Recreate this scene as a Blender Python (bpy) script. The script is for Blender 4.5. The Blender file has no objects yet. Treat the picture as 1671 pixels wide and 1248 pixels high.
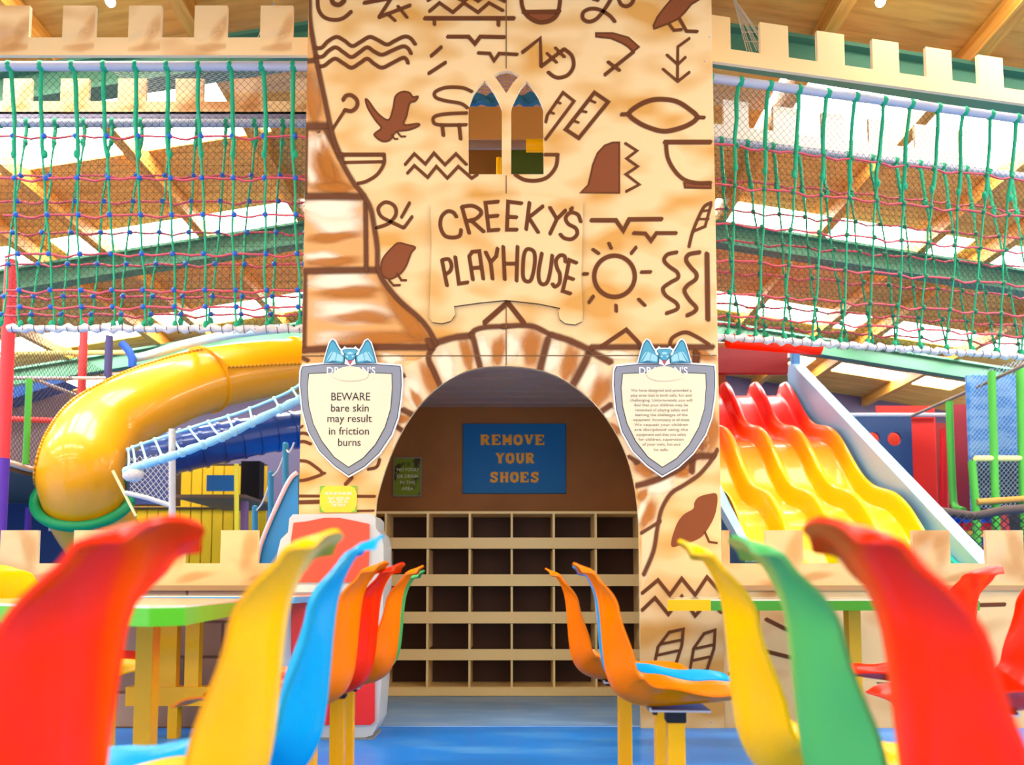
import bpy, bmesh, math, random
from mathutils import Vector, Matrix
from mathutils.geometry import tessellate_polygon
random.seed(7)
scene = bpy.context.scene
COL = scene.collection
PI = math.pi

# ------------------------------------------------------------------ camera
FPX, PITCH, PCY, PCX, CAMH = 1250.0, math.radians(3.9), 870.0, 835.5, 0.807
cam_d = bpy.data.cameras.new('camera'); cam = bpy.data.objects.new('camera', cam_d); COL.objects.link(cam)
cam.location = (0, 0, CAMH); cam.rotation_euler = (PI/2 + PITCH, 0, 0)
cam_d.sensor_width = 36; cam_d.lens = FPX/1671*36; cam_d.shift_y = (PCY-624)/1671
cam_d.clip_start = 0.02; cam_d.clip_end = 100
cam_d.dof.use_dof = True; cam_d.dof.focus_distance = 4.45; cam_d.dof.aperture_fstop = 2.4
scene.camera = cam
# ------------------------------------------------------------------ world, exposure
w = bpy.data.worlds.new('daylight'); scene.world = w; w.use_nodes = True
bg = w.node_tree.nodes['Background']; bg.inputs[0].default_value = (1.0, 0.98, 0.95, 1); bg.inputs[1].default_value = 1.75
vs = scene.view_settings
vs.view_transform = 'Standard'; vs.look = 'None'; vs.exposure = 0.08; vs.gamma = 1; vs.use_curve_mapping = False
SKYLIGHT = 25.0

# ------------------------------------------------------------------ helpers
def ray(px, py):
    u, v = (px-PCX)/FPX, (PCY-py)/FPX
    c, s = math.cos(PITCH), math.sin(PITCH)
    return Vector((u, c - v*s, s + v*c))
def at(px, py, Y):
    d = ray(px, py); t = Y/d.y
    return Vector((d.x*t, Y, CAMH + d.z*t))
def lin(h):
    h = h.lstrip('#'); r = []
    for i in (0, 2, 4):
        c = int(h[i:i+2], 16)/255
        r.append(c/12.92 if c <= .04045 else ((c+.055)/1.055)**2.4)
    return (*r, 1)
def cr(pts, n=6, closed=False):
    P = [Vector(p) for p in pts]; out = []; N = len(P)
    if N < 3 and not closed: return P
    for i in range(N if closed else N-1):
        if closed: a, b, c, d = P[i-1], P[i], P[(i+1) % N], P[(i+2) % N]
        else: a, b, c, d = P[max(i-1, 0)], P[i], P[i+1], P[min(i+2, N-1)]
        for k in range(n):
            t = k/n
            out.append(0.5*((2*b) + (c-a)*t + (2*a-5*b+4*c-d)*t*t + (3*b-a-3*c+d)*t**3))
    if not closed: out.append(P[-1])
    return out

class MB:
    def __init__(s): s.v = []; s.f = []; s.m = []; s.e = []
    def add(s, vs_, fs, mi=0, ev=1.0):
        o = len(s.v); s.v += [Vector(q) for q in vs_]
        s.e += (list(ev) if isinstance(ev, (list, tuple)) else [ev]*len(vs_))
        for f in fs: s.f.append([i+o for i in f]); s.m.append(mi)
    def box(s, lo, hi, mi=0, M=None):
        x0, y0, z0 = lo; x1, y1, z1 = hi
        V = [Vector(q) for q in ((x0,y0,z0),(x1,y0,z0),(x1,y1,z0),(x0,y1,z0),(x0,y0,z1),(x1,y0,z1),(x1,y1,z1),(x0,y1,z1))]
        if M: V = [M @ q for q in V]
        s.add(V, [(3,2,1,0),(4,5,6,7),(0,1,5,4),(1,2,6,5),(2,3,7,6),(3,0,4,7)], mi)
    def tube(s, path, r, n=8, mi=0, closed=False, caps=True):
        P = [Vector(p) for p in path]; N = len(P)
        R = list(r) if isinstance(r, (list, tuple)) else [r]*N
        T = []
        for i in range(N):
            if closed: t = P[(i+1) % N]-P[i-1]
            else: t = P[min(i+1, N-1)]-P[max(i-1, 0)]
            T.append(t.normalized() if t.length > 1e-9 else Vector((0,0,1)))
        up = Vector((0,0,1)) if abs(T[0].z) < .9 else Vector((1,0,0))
        nrm = (up - T[0]*up.dot(T[0])).normalized(); V = []
        for i in range(N):
            nrm = (nrm - T[i]*nrm.dot(T[i])); nrm = nrm.normalized() if nrm.length > 1e-6 else up
            b = T[i].cross(nrm)
            for k in range(n):
                a = 2*PI*k/n; V.append(P[i] + (nrm*math.cos(a)+b*math.sin(a))*R[i])
        F = []
        for i in range(N if closed else N-1):
            j = (i+1) % N
            for k in range(n): F.append((i*n+k, i*n+(k+1) % n, j*n+(k+1) % n, j*n+k))
        if caps and not closed: F += [tuple(range(n-1, -1, -1)), tuple((N-1)*n+k for k in range(n))]
        s.add(V, F, mi)
    def rod(s, a, b, r, n=8, mi=0): s.tube([a, b], r, n, mi)
    def ball(s, c, r, n=10, mi=0, sc=(1,1,1)):
        c = Vector(c); V = [c+Vector((0,0,r*sc[2]))]; m = n//2
        for i in range(1, m):
            th = PI*i/m
            for k in range(n):
                a = 2*PI*k/n; V.append(c+Vector((r*sc[0]*math.sin(th)*math.cos(a), r*sc[1]*math.sin(th)*math.sin(a), r*sc[2]*math.cos(th))))
        V.append(c-Vector((0,0,r*sc[2]))); F = [(0, 1+k, 1+(k+1) % n) for k in range(n)]
        for i in range(m-2):
            for k in range(n):
                a = 1+i*n; F.append((a+k, a+n+k, a+n+(k+1) % n, a+(k+1) % n))
        a = 1+(m-2)*n
        F += [(a+k, len(V)-1, a+(k+1) % n) for k in range(n)]
        s.add(V, F, mi)
    def grid(s, G, mi=0, closed_u=False):
        nu, nv = len(G), len(G[0]); V = [p for row in G for p in row]; F = []
        for i in range(nu if closed_u else nu-1):
            j = (i+1) % nu
            for k in range(nv-1): F.append((i*nv+k, i*nv+k+1, j*nv+k+1, j*nv+k))
        s.add(V, F, mi)
    def prism(s, polys, fn, mi=0, mi_side=None):
        """polys: [outer, hole...] 2-D; fn(p, depth 0|1) -> world; a solid plate"""
        mi_side = mi if mi_side is None else mi_side
        tris = tessellate_polygon([[Vector((p[0], p[1], 0)) for p in q] for q in polys])
        flat = [p for q in polys for p in q]
        s.add([fn(p, 0) for p in flat], tris, mi)
        s.add([fn(p, 1) for p in flat], [t[::-1] for t in tris], mi_side)
        for q in polys:
            n = len(q); s.add([fn(p, 0) for p in q]+[fn(p, 1) for p in q], [(i, (i+1) % n, n+(i+1) % n, n+i) for i in range(n)], mi_side)
    def poly(s, q, fn, mi=0):
        tris = tessellate_polygon([[Vector((p[0], p[1], 0)) for p in q]])
        s.add([fn(p) for p in q], tris, mi)
    def ribbon(s, pts, w, fn, mi=0, closed=False):
        """a brush stroke lying on a surface: soft edges through the point attribute 'edge'"""
        P = [Vector((p[0], p[1])) for p in pts]; h = w/2
        if not closed:
            a = (P[0]-P[1]).normalized()*h*.7; b = (P[-1]-P[-2]).normalized()*h*.7
            P = [P[0]+a] + P + [P[-1]+b]
        N = len(P); V = []; E = []
        for i in range(N):
            if closed: d0 = P[i]-P[i-1]; d1 = P[(i+1) % N]-P[i]
            else: d0 = P[i]-P[max(i-1, 0)]; d1 = P[min(i+1, N-1)]-P[i]
            if d0.length < 1e-6: d0 = d1
            if d1.length < 1e-6: d1 = d0
            n0 = Vector((-d0.y, d0.x)).normalized(); n1 = Vector((-d1.y, d1.x)).normalized()
            m = n0+n1
            m = m.normalized() if m.length > .2 else n0
            k = h/max(m.dot(n0), .6)
            end = (not closed) and i in (0, N-1)
            kk = k*(.55 if end else 1)
            V += [fn(P[i]+m*kk), fn(P[i]), fn(P[i]-m*kk)]
            E += [0, 0 if end else 1, 0]
        F = []
        for i in range(N if closed else N-1):
            j = (i+1) % N
            F += [(3*i, 3*i+1, 3*j+1, 3*j), (3*i+1, 3*i+2, 3*j+2, 3*j+1)]
        s.add(V, F, mi, E)
    def build(s, name, mats, parent=None, smooth=None, attr=False):
        me = bpy.data.meshes.new(name)
        off = parent_loc(parent)
        me.from_pydata([v-off for v in s.v], [], s.f); 
        if not isinstance(mats, (list, tuple)): mats = [mats]
        for m in mats: me.materials.append(m)
        me.polygons.foreach_set('material_index', s.m)
        if attr:
            a = me.attributes.new('edge', 'FLOAT', 'POINT'); a.data.foreach_set('value', s.e)
        bm = bmesh.new(); bm.from_mesh(me)
        if not attr: bmesh.ops.recalc_face_normals(bm, faces=bm.faces)
        bm.to_mesh(me); bm.free()
        if smooth:
            me.polygons.foreach_set('use_smooth', [True]*len(me.polygons))
            me.set_sharp_from_angle(angle=math.radians(smooth))
        o = bpy.data.objects.new(name, me); COL.objects.link(o)
        if parent: o.parent = parent
        return o
LOCAL = set()
def parent_loc(p):
    if p is None or p.name in LOCAL: return Vector((0,0,0))
    q = Vector(p.location); 
    while p.parent: p = p.parent; q += Vector(p.location)
    return q
def tag(o, label, cat, group=None, kind=None):
    if label: o['label'] = label
    if cat: o['category'] = cat
    if group: o['group'] = group
    if kind: o['kind'] = kind
    return o
def thing(name, loc, label, cat, group=None, rz=0, local=False):
    o = bpy.data.objects.new(name, None); COL.objects.link(o); o.location = loc; o.rotation_euler = (0,0,rz)
    o.empty_display_size = .1
    if local: LOCAL.add(o.name)
    return tag(o, label, cat, group)
def structure(o, label=None, cat=None): return tag(o, label, cat, kind='structure')
def bevel(o, wd, seg=2):
    m = o.modifiers.new('bevel', 'BEVEL'); m.width = wd; m.segments = seg; m.limit_method = 'ANGLE'; return o

# ------------------------------------------------------------------ materials
MATS = {}
def mat(name, col, rough=.5, coat=0, metal=0, noise=None, bump=None, spec=.3):
    """noise = (colour2, scale, stretch(3), contrast lo, hi); bump = (scale, strength)"""
    if name in MATS: return MATS[name]
    m = bpy.data.materials.new(name); m.use_nodes = True; nt = m.node_tree; b = nt.nodes['Principled BSDF']
    c = lin(col) if isinstance(col, str) else col
    b.inputs['Base Color'].default_value = c; b.inputs['Roughness'].default_value = rough
    b.inputs['Metallic'].default_value = metal; b.inputs['Coat Weight'].default_value = coat
    b.inputs['Coat Roughness'].default_value = .2 if 'plastic' in name else .08; b.inputs['Specular IOR Level'].default_value = spec
    if noise or bump:
        tc = nt.nodes.new('ShaderNodeTexCoord')
    if noise:
        c2, sc, st, lo, hi = noise
        mp = nt.nodes.new('ShaderNodeMapping'); mp.inputs['Scale'].default_value = st
        nz = nt.nodes.new('ShaderNodeTexNoise'); nz.inputs['Scale'].default_value = sc; nz.inputs['Detail'].default_value = 1.2 if 'sand' in name else 4
        rp = nt.nodes.new('ShaderNodeMapRange'); rp.inputs[1].default_value = lo; rp.inputs[2].default_value = hi
        mx = nt.nodes.new('ShaderNodeMix'); mx.data_type = 'RGBA'
        mx.inputs['A'].default_value = c; mx.inputs['B'].default_value = lin(c2) if isinstance(c2, str) else c2
        nt.links.new(tc.outputs['Object'], mp.inputs['Vector']); nt.links.new(mp.outputs[0], nz.inputs['Vector'])
        nt.links.new(nz.outputs['Fac'], rp.inputs[0]); nt.links.new(rp.outputs[0], mx.inputs['Factor'])
        nt.links.new(mx.outputs['Result'], b.inputs['Base Color'])
    if bump:
        nb = nt.nodes.new('ShaderNodeTexNoise'); nb.inputs['Scale'].default_value = bump[0]; nb.inputs['Detail'].default_value = 3
        bp = nt.nodes.new('ShaderNodeBump'); bp.inputs['Strength'].default_value = bump[1]; bp.inputs['Distance'].default_value = .01
        nt.links.new(tc.outputs['Object'], nb.inputs['Vector']); nt.links.new(nb.outputs['Fac'], bp.inputs['Height'])
        nt.links.new(bp.outputs[0], b.inputs['Normal'])
    MATS[name] = m; return m
def emit(name, col, strength):
    m = bpy.data.materials.new(name); m.use_nodes = True; nt = m.node_tree; nt.nodes.clear()
    e = nt.nodes.new('ShaderNodeEmission'); e.inputs[0].default_value = lin(col); e.inputs[1].default_value = strength
    o = nt.nodes.new('ShaderNodeOutputMaterial'); nt.links.new(e.outputs[0], o.inputs[0]); return m
def brush(name, col, lo, hi, amount=1.0, rough=.6):
    """sprayed paint: opaque in the middle of a stroke, thinning out to its edge"""
    m = bpy.data.materials.new(name); m.use_nodes = True; nt = m.node_tree; b = nt.nodes['Principled BSDF']
    b.inputs['Base Color'].default_value = lin(col); b.inputs['Roughness'].default_value = rough; b.inputs['Specular IOR Level'].default_value = .1
    a = nt.nodes.new('ShaderNodeAttribute'); a.attribute_name = 'edge'
    r = nt.nodes.new('ShaderNodeMapRange'); r.interpolation_type = 'SMOOTHSTEP'
    r.inputs[1].default_value = lo; r.inputs[2].default_value = hi; r.inputs[4].default_value = amount
    nt.links.new(a.outputs['Fac'], r.inputs[0]); nt.links.new(r.outputs[0], b.inputs['Alpha'])
    return m

M_sand = mat('painted_sand_board', '#EFC58A', .55, noise=('#D8994A', 2.8, (1, 1, 1.8), .45, .67), spec=.15)
M_sand2 = mat('painted_sand_panel', '#E9BC80', .55, noise=('#C4803F', 2.6, (1, 1, 1.5), .52, .72))
M_sandplain = mat('plain_sand_board', '#E8BE7C', .55)
M_edge = mat('board_edge', '#E9CFA4', .6)
M_ply = mat('ceiling_plywood', '#EDB355', .6, noise=('#D89A42', 1.5, (1.2, 9, 1), .42, .62))
M_glulam = mat('glulam_timber', '#E0A24A', .5, noise=('#C98730', 3, (8, .6, 8), .4, .65))
M_gsteel = mat('green_steel', '#4C7F64', .45)
M_floor = mat('blue_vinyl', '#0688F2', .3, noise=('#55AAF4', 1.7, (1, 2.4, 1), .5, .75), spec=.35)
M_floorlit = mat('lit_blue_vinyl', '#88B8F2', .4, noise=('#A8CCF8', 2.2, (1, 3, 1), .45, .7))  # the blue floor again, with the alcove's different light put into its colour
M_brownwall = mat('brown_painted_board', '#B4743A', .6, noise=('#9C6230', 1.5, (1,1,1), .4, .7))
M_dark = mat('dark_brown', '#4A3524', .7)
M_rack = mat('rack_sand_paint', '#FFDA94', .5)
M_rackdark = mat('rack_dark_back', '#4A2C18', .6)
M_signblue = mat('sign_blue', '#0072B4', .5)
M_signgold = mat('sign_gold', '#FFAE30', .45)
M_yellow = mat('yellow_steel', '#FFB600', .4, coat=.2, spec=.2)
M_black = mat('black_rubber', '#1B1B1D', .5)
M_steel = mat('zinc_steel', '#B9B9BC', .35, metal=.8)
M_net = mat('black_net_cord', '#3A3330', .8)
M_netpale = mat('pale_net_cord', '#CFC6BD', .8)
M_greenrope = mat('green_rope', '#1FA070', .7, bump=(90, .6))
M_redrope = mat('red_rope', '#D2525A', .7, bump=(90, .6))
M_aquarope = mat('aqua_rope', '#A9DCE4', .7, bump=(90, .6))
M_blueknot = mat('blue_knot', '#1F5FB0', .4)
M_greenknot = mat('green_knot', '#1D7A50', .5)
M_rail = mat('grey_rail_foam', '#B9B6BC', .6)
M_hem = mat('white_net_hem', '#D9CEC6', .8, bump=(60, .8))

def plastic(name, col): return mat(name, col, .45, coat=.35, spec=.0)
P_red = plastic('red_plastic', '#F42803'); P_yellow = plastic('yellow_plastic', '#FFBE00')
P_blue = plastic('blue_plastic', '#00A0DA'); P_orange = plastic('orange_plastic', '#FF7C00'); P_green = plastic('green_plastic', '#4FAE5C')

# ------------------------------------------------------------------ the setting
RZ, RS = 5.62, 0.165                       # ridge height, roof slope
def roof(x): return RZ - RS*abs(x)
b = MB(); b.box((-9, -3, -.1), (9, 15.0, 0)); structure(b.build('floor', M_floor))
STRIPS = [(-1.7, -1.2), (.35, .95), (2.4, 3.0), (4.35, 4.95), (6.4, 7.2), (8.5, 9.05), (11.0, 11.65), (13.1, 13.6)]
def roofplate(b, x0, x1, y0, y1, up0=0.0, up1=.06, mi=0):
    V = [Vector((x, y, roof(x)+u)) for u in (up0, up1) for x, y in ((x0, y0), (x1, y0), (x1, y1), (x0, y1))]
    b.add(V, [(3,2,1,0),(4,5,6,7),(0,1,5,4),(1,2,6,5),(2,3,7,6),(3,0,4,7)], mi)
b = MB(); X1 = 9.0; XL0, XL1 = 2.35, 5.3
ys = [-3] + [q for st in STRIPS for q in st] + [15.0]
for sx in (-1, 1):
    for i in range(0, len(ys), 2): roofplate(b, 0, sx*X1, ys[i], ys[i+1])
    for (y0, y1) in STRIPS:
        roofplate(b, 0, sx*XL0, y0, y1); roofplate(b, sx*XL1, sx*5.75, y0, y1); roofplate(b, sx*7.9, sx*X1, y0, y1)
structure(b.build('ceiling', M_ply))
M_sky = emit('skylight_glazing', '#FFFDF6', SKYLIGHT)
n = 0
for (y0, y1) in STRIPS:
    for sx in (-1, 1):
        for (a_, c_) in ((XL0, XL1), (5.75, 7.9)):
            n += 1; b = MB(); roofplate(b, sx*a_, sx*c_, y0, y1, .02, .05)
            structure(b.build('window_%d' % n, M_sky))
b = MB(); b.box((-9, 14.8, 0), (9, 14.9, 5.7)); structure(b.build('wall_back', mat('lilac_grey_wall', '#6E6580', .8)))
b = MB(); b.box((-9.1, 5, 0), (-9, 14.9, 1.9)); structure(b.build('wall_left', mat('tan_wall', '#A08468', .8)))
b = MB(); b.box((9, 5, 0), (9.1, 14.9, 1.9)); structure(b.build('wall_right', MATS['tan_wall']))
n = 0
for x in (1.3, 2.45, 3.6, 4.75, 5.5, 6.9):
    for sx in (-1, 1):
        n += 1; b = MB(); z = roof(x)
        b.box((sx*x-.055, -3, z-.17), (sx*x+.055, 14.8, z)); o = b.build('trim_%d' % n, M_glulam); structure(o)
for y in (-2, .9, 3.4, 5.75, 8.73, 11.75):
    for sx in (-1, 1):
        n += 1; b = MB()
        for (dz0, dz1, hw) in ((-.44, -.40, .08), (-.40, -.2, .012), (-.20, -.17, .08)):
            V = [Vector((x, yy, roof(x)+d)) for d in (dz0, dz1) for x, yy in ((0, y-hw), (sx*9, y-hw), (sx*9, y+hw), (0, y+hw))]
            b.add(V, [(3,2,1,0),(4,5,6,7),(0,1,5,4),(1,2,6,5),(2,3,7,6),(3,0,4,7)])
        structure(b.build('trim_%d' % n, M_gsteel))
# hanging lamps (only the bulb ends show)
M_bulb = emit('lamp_glow', '#FFF6E0', 30)
for px, lab in ((180, 'white pendant lamp hanging at the top above the level castle wall'), (1437, 'white pendant lamp hanging at the top above the slanting castle wall')):
    p = at(px, 2, 5.2)
    t = thing('pendant_lamp', (p.x, p.y, p.z), lab, 'lamp', 'pendant lamps under the roof')
    b = MB(); b.ball((p.x, p.y, p.z), .035, 12, sc=(1, 1, 1.1)); b.build('bulb', M_bulb, t, 60)
    b = MB(); b.tube([(p.x, p.y, p.z+q) for q in (.03, .06, .1, .16)], [.03, .05, .05, .02], 12); b.build('lamp_holder', mat('white_enamel', '#E8E6E0', .4), t, 40)
    b = MB(); b.rod((p.x, p.y, p.z+.16), (p.x, p.y, roof(p.x)), .006); b.build('cable', M_black, t, 60)

# ------------------------------------------------------------------ playhouse tower
D = 4.41
def F2(px, py): q = at(px, py, D); return (q.x, q.z)
def FP(pts): return [F2(*p) for p in pts]
TZ = 4.75
XL, XR = at(481, 1188, D).x, at(1183, 1188, D).x
tower = thing('playhouse_tower', ((XL+XR)/2, D, 0), 'tall sand-coloured playhouse tower painted with brown hieroglyphs and an arched doorway', 'playhouse')
arch = FP([(613,835),(615,815),(622,788),(632,757),(645,725),(662,693),(683,663),(708,637),(736,617),(765,604),(797,598),(830,597),(862,600),(893,607),(922,620),(950,640),(975,663),(998,694),(1015,725),(1028,760),(1036,795),(1040,825)])
ax0, ax1 = F2(612, 900)[0], F2(1044, 1000)[0]
outer = [(XL, 0), (XL, TZ), (XR, TZ), (XR, 0), (ax1, 0), (ax1, F2(0, 860)[1])] + cr([(p[0], p[1]) for p in [(*q,) for q in arch]][::-1], 3) + [(ax0, F2(0, 860)[1]), (ax0, 0)]
outer = [(p[0], p[1]) for p in outer]
W6 = lambda L: FP([(750+x/6.24, 100+y/6.24) for x, y in L])
win_l = W6([(90,1150),(88,460),(105,420),(140,330),(190,255),(255,192),(310,250),(360,330),(405,420),(422,465),(430,490),(430,1150)])
win_r = W6([(525,1150),(525,490),(532,450),(570,370),(620,270),(685,197),(740,260),(800,350),(838,440),(852,480),(857,1150)])
win_t = W6([(350,145),(400,110),(475,92),(545,105),(612,145),(550,210),(475,325),(420,240)])
fb = MB()
fb.prism([outer, win_l, win_r, win_t], lambda p, d: Vector((p[0], D+.025*d, p[1])), 0, 1)
# --- painting on the front panel
B_line = brush('sprayed_brown_line', '#6C3A1E', .05, .5, .96)
B_soft = brush('sprayed_soft_brown', '#6E3F26', .0, .8, .95)
B_fill = brush('brown_glyph_paint', '#874828', -.2, -.1)
B_stone = brush('stone_base_paint', '#DB9E5E', -.2, -.1)
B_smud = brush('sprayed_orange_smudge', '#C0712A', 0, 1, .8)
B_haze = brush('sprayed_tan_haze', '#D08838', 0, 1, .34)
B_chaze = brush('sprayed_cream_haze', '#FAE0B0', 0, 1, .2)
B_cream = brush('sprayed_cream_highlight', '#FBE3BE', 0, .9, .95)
B_pale = brush('voussoir_pale_paint', '#EFCB9C', -.2, -.1)
B_seam = brush('panel_seam', '#7A5A38', -.2, -.1)
FM = [M_sand, M_edge, B_line, B_fill, B_stone, B_smud, B_cream, B_pale, B_soft, B_seam]
cnt = [0]
def inside(x, z, q):
    c = False; n = len(q)
    for i in range(n):
        (x0, z0), (x1, z1) = q[i], q[i-1]
        if (z0 > z) != (z1 > z) and x < (x1-x0)*(z-z0)/(z1-z0)+x0: c = not c
    return c
def nearest(x, z, q):
    best = None
    for i in range(len(q)):
        (x0, z0), (x1, z1) = q[i], q[i-1]; dx, dz = x1-x0, z1-z0; L = dx*dx+dz*dz
        t = 0 if L == 0 else max(0, min(1, ((x-x0)*dx+(z-z0)*dz)/L)); px, pz = x0+t*dx, z0+t*dz
        d = (px-x)**2+(pz-z)**2
        if best is None or d < best[0]: best = (d, px, pz)
    return best[1], best[2]
def lay(level, y=None):
    cnt[0] += 1; o = .0004 + level*.0006 + (cnt[0] % 6)*.00007
    y0 = D if y is None else y
    def fn(p):                          # the paint stops at the board's edge
        q = at(p[0], p[1], D); x, z = q.x, q.z
        if not inside(x, z, outer): x, z = nearest(x, z, outer)
        return Vector((x, y0-o, z))
    return fn
class Crop:
    def __init__(s, x, y, k, target=None, y_=None): s.x, s.y, s.k, s.b, s.Y = x, y, k, target or fb, y_
    def P(s, L): return [(s.x+a/s.k, s.y+c/s.k) for a, c in L]
    def line(s, L, w=23, sm=False, closed=False, mi=2, lvl=4):
        Q = s.P(L)
        if sm: Q = [(v.x, v.y) for v in cr([(a, c, 0) for a, c in Q], 6, closed)]
        s.b.ribbon(Q, w/s.k*(1.4 if mi == 2 else 1.75), lay(lvl, s.Y), mi, closed)
    def fill(s, L, mi=3, lvl=3, sm=True, edge=True, w=14):
        Q = s.P(L)
        if sm: Q = [(v.x, v.y) for v in cr([(a, c, 0) for a, c in Q], 4, True)]
        s.b.poly(Q, lay(lvl, s.Y), mi)
        if edge: s.b.ribbon(Q, w/s.k*1.1, lay(lvl+1, s.Y), 2, True)
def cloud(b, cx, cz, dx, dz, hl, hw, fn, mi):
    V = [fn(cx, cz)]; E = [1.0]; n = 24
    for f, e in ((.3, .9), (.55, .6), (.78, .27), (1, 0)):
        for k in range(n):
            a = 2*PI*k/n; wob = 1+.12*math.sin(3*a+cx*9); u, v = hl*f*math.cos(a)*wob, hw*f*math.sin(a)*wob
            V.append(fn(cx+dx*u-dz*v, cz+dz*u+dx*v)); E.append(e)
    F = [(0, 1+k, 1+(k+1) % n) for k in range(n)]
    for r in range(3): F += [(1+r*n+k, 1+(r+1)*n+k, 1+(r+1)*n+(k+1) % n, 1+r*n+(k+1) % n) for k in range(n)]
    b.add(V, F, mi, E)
# stones: base fills
def pxpoly(L, mi, lvl): fb.poly(L, lay(lvl), mi)
lb = lambda y: at(0, y, D)
leftcurve = [(505,0),(506,35),(513,77),(521,120),(531,167),(542,218),(554,256),(575,295),(593,318),(605,341),(611,372),(616,408),(617,439),(629,463),(653,492),(684,519),(701,540),(712,562)]
edgeL = lambda y: 497 + (481-497)*y/1188 + 3
pxpoly(leftcurve + [(705,575),(680,588),(640,590),(edgeL(590),592)] + [(edgeL(y), y) for y in (560,400,200,0)], 4, 0)
pxpoly([(655,600),(690,585),(712,560),(740,550),(768,546),(782,538),(826,533),(868,533),(892,542),(930,555),(960,567),(1000,575),(1164,575),(1166,740),(1150,762),(1128,780),(1100,798),(1085,818),(1074,850),(1070,880),(1055,940),(1048,960),(1046,820),(1030,757),(998,690),(950,637),(893,604),(830,594),(765,601),(708,634),(683,660),(662,690),(640,735)], 7, 0)
S1 = Crop(480, 300, 4.161); S2 = Crop(820, 300, 4.161); A = Crop(480, 0, 3.9); B_ = Crop(820, 0, 3.9); E1 = Crop(480, 540, 3.9); E2 = Crop(820, 540, 3.9)
def smudge(c, L, w, mi):
    """one soft sprayed cloud"""
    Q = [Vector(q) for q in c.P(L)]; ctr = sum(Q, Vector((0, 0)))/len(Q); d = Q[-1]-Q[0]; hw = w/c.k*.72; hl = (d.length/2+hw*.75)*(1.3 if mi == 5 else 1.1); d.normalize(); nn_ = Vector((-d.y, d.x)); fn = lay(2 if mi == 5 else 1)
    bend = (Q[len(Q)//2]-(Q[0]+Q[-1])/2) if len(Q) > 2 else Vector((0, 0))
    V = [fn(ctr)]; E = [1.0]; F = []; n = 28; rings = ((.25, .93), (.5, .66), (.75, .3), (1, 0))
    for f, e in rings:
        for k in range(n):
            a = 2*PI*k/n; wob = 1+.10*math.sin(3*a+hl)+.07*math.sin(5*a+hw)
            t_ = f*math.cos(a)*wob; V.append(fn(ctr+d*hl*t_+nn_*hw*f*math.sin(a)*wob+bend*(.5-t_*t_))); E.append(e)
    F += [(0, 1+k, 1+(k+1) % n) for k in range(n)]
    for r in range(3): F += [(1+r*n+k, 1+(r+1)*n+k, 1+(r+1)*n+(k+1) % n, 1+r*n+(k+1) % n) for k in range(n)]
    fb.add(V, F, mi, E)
# cream highlights then orange smudges
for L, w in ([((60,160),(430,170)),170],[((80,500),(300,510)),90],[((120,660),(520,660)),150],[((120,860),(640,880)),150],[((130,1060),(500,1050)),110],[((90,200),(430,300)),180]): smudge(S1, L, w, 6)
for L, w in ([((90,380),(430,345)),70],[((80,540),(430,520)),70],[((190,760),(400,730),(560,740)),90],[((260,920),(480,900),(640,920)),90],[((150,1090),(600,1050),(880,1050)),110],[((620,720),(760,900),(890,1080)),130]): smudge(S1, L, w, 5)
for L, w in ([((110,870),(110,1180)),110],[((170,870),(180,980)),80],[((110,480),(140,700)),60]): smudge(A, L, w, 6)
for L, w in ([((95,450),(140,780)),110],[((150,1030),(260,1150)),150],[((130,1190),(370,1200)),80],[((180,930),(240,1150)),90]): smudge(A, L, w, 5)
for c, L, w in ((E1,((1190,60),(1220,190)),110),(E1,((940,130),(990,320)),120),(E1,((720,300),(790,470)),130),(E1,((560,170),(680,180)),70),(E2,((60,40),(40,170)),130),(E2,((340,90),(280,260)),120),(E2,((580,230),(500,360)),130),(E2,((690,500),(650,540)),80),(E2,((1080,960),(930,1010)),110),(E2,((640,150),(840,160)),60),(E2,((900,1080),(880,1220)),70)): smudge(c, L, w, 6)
for c, L, w in ((E1,((1310,60),(1290,200)),90),(E1,((1080,60),(1120,240)),80),(E1,((840,220),(900,400)),110),(E1,((760,400),(800,470)),60),(E1,((660,560),(720,560)),60),(E2,((190,20),(180,190)),130),(E2,((450,120),(400,300)),110),(E2,((650,330),(590,460)),120),(E2,((1190,130),(1330,170)),80),(E2,((1330,560),(1300,760)),130),(E2,((1180,900),(1100,900)),70),(E2,((900,1030),(880,1060)),60),(E2,((960,1100),(900,1230)),80),(E2,((680,600),(740,640)),60),(E2,((870,870),(960,890)),110),(E2,((1250,700),(1180,850)),100)): smudge(c, L, w, 5)
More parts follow.
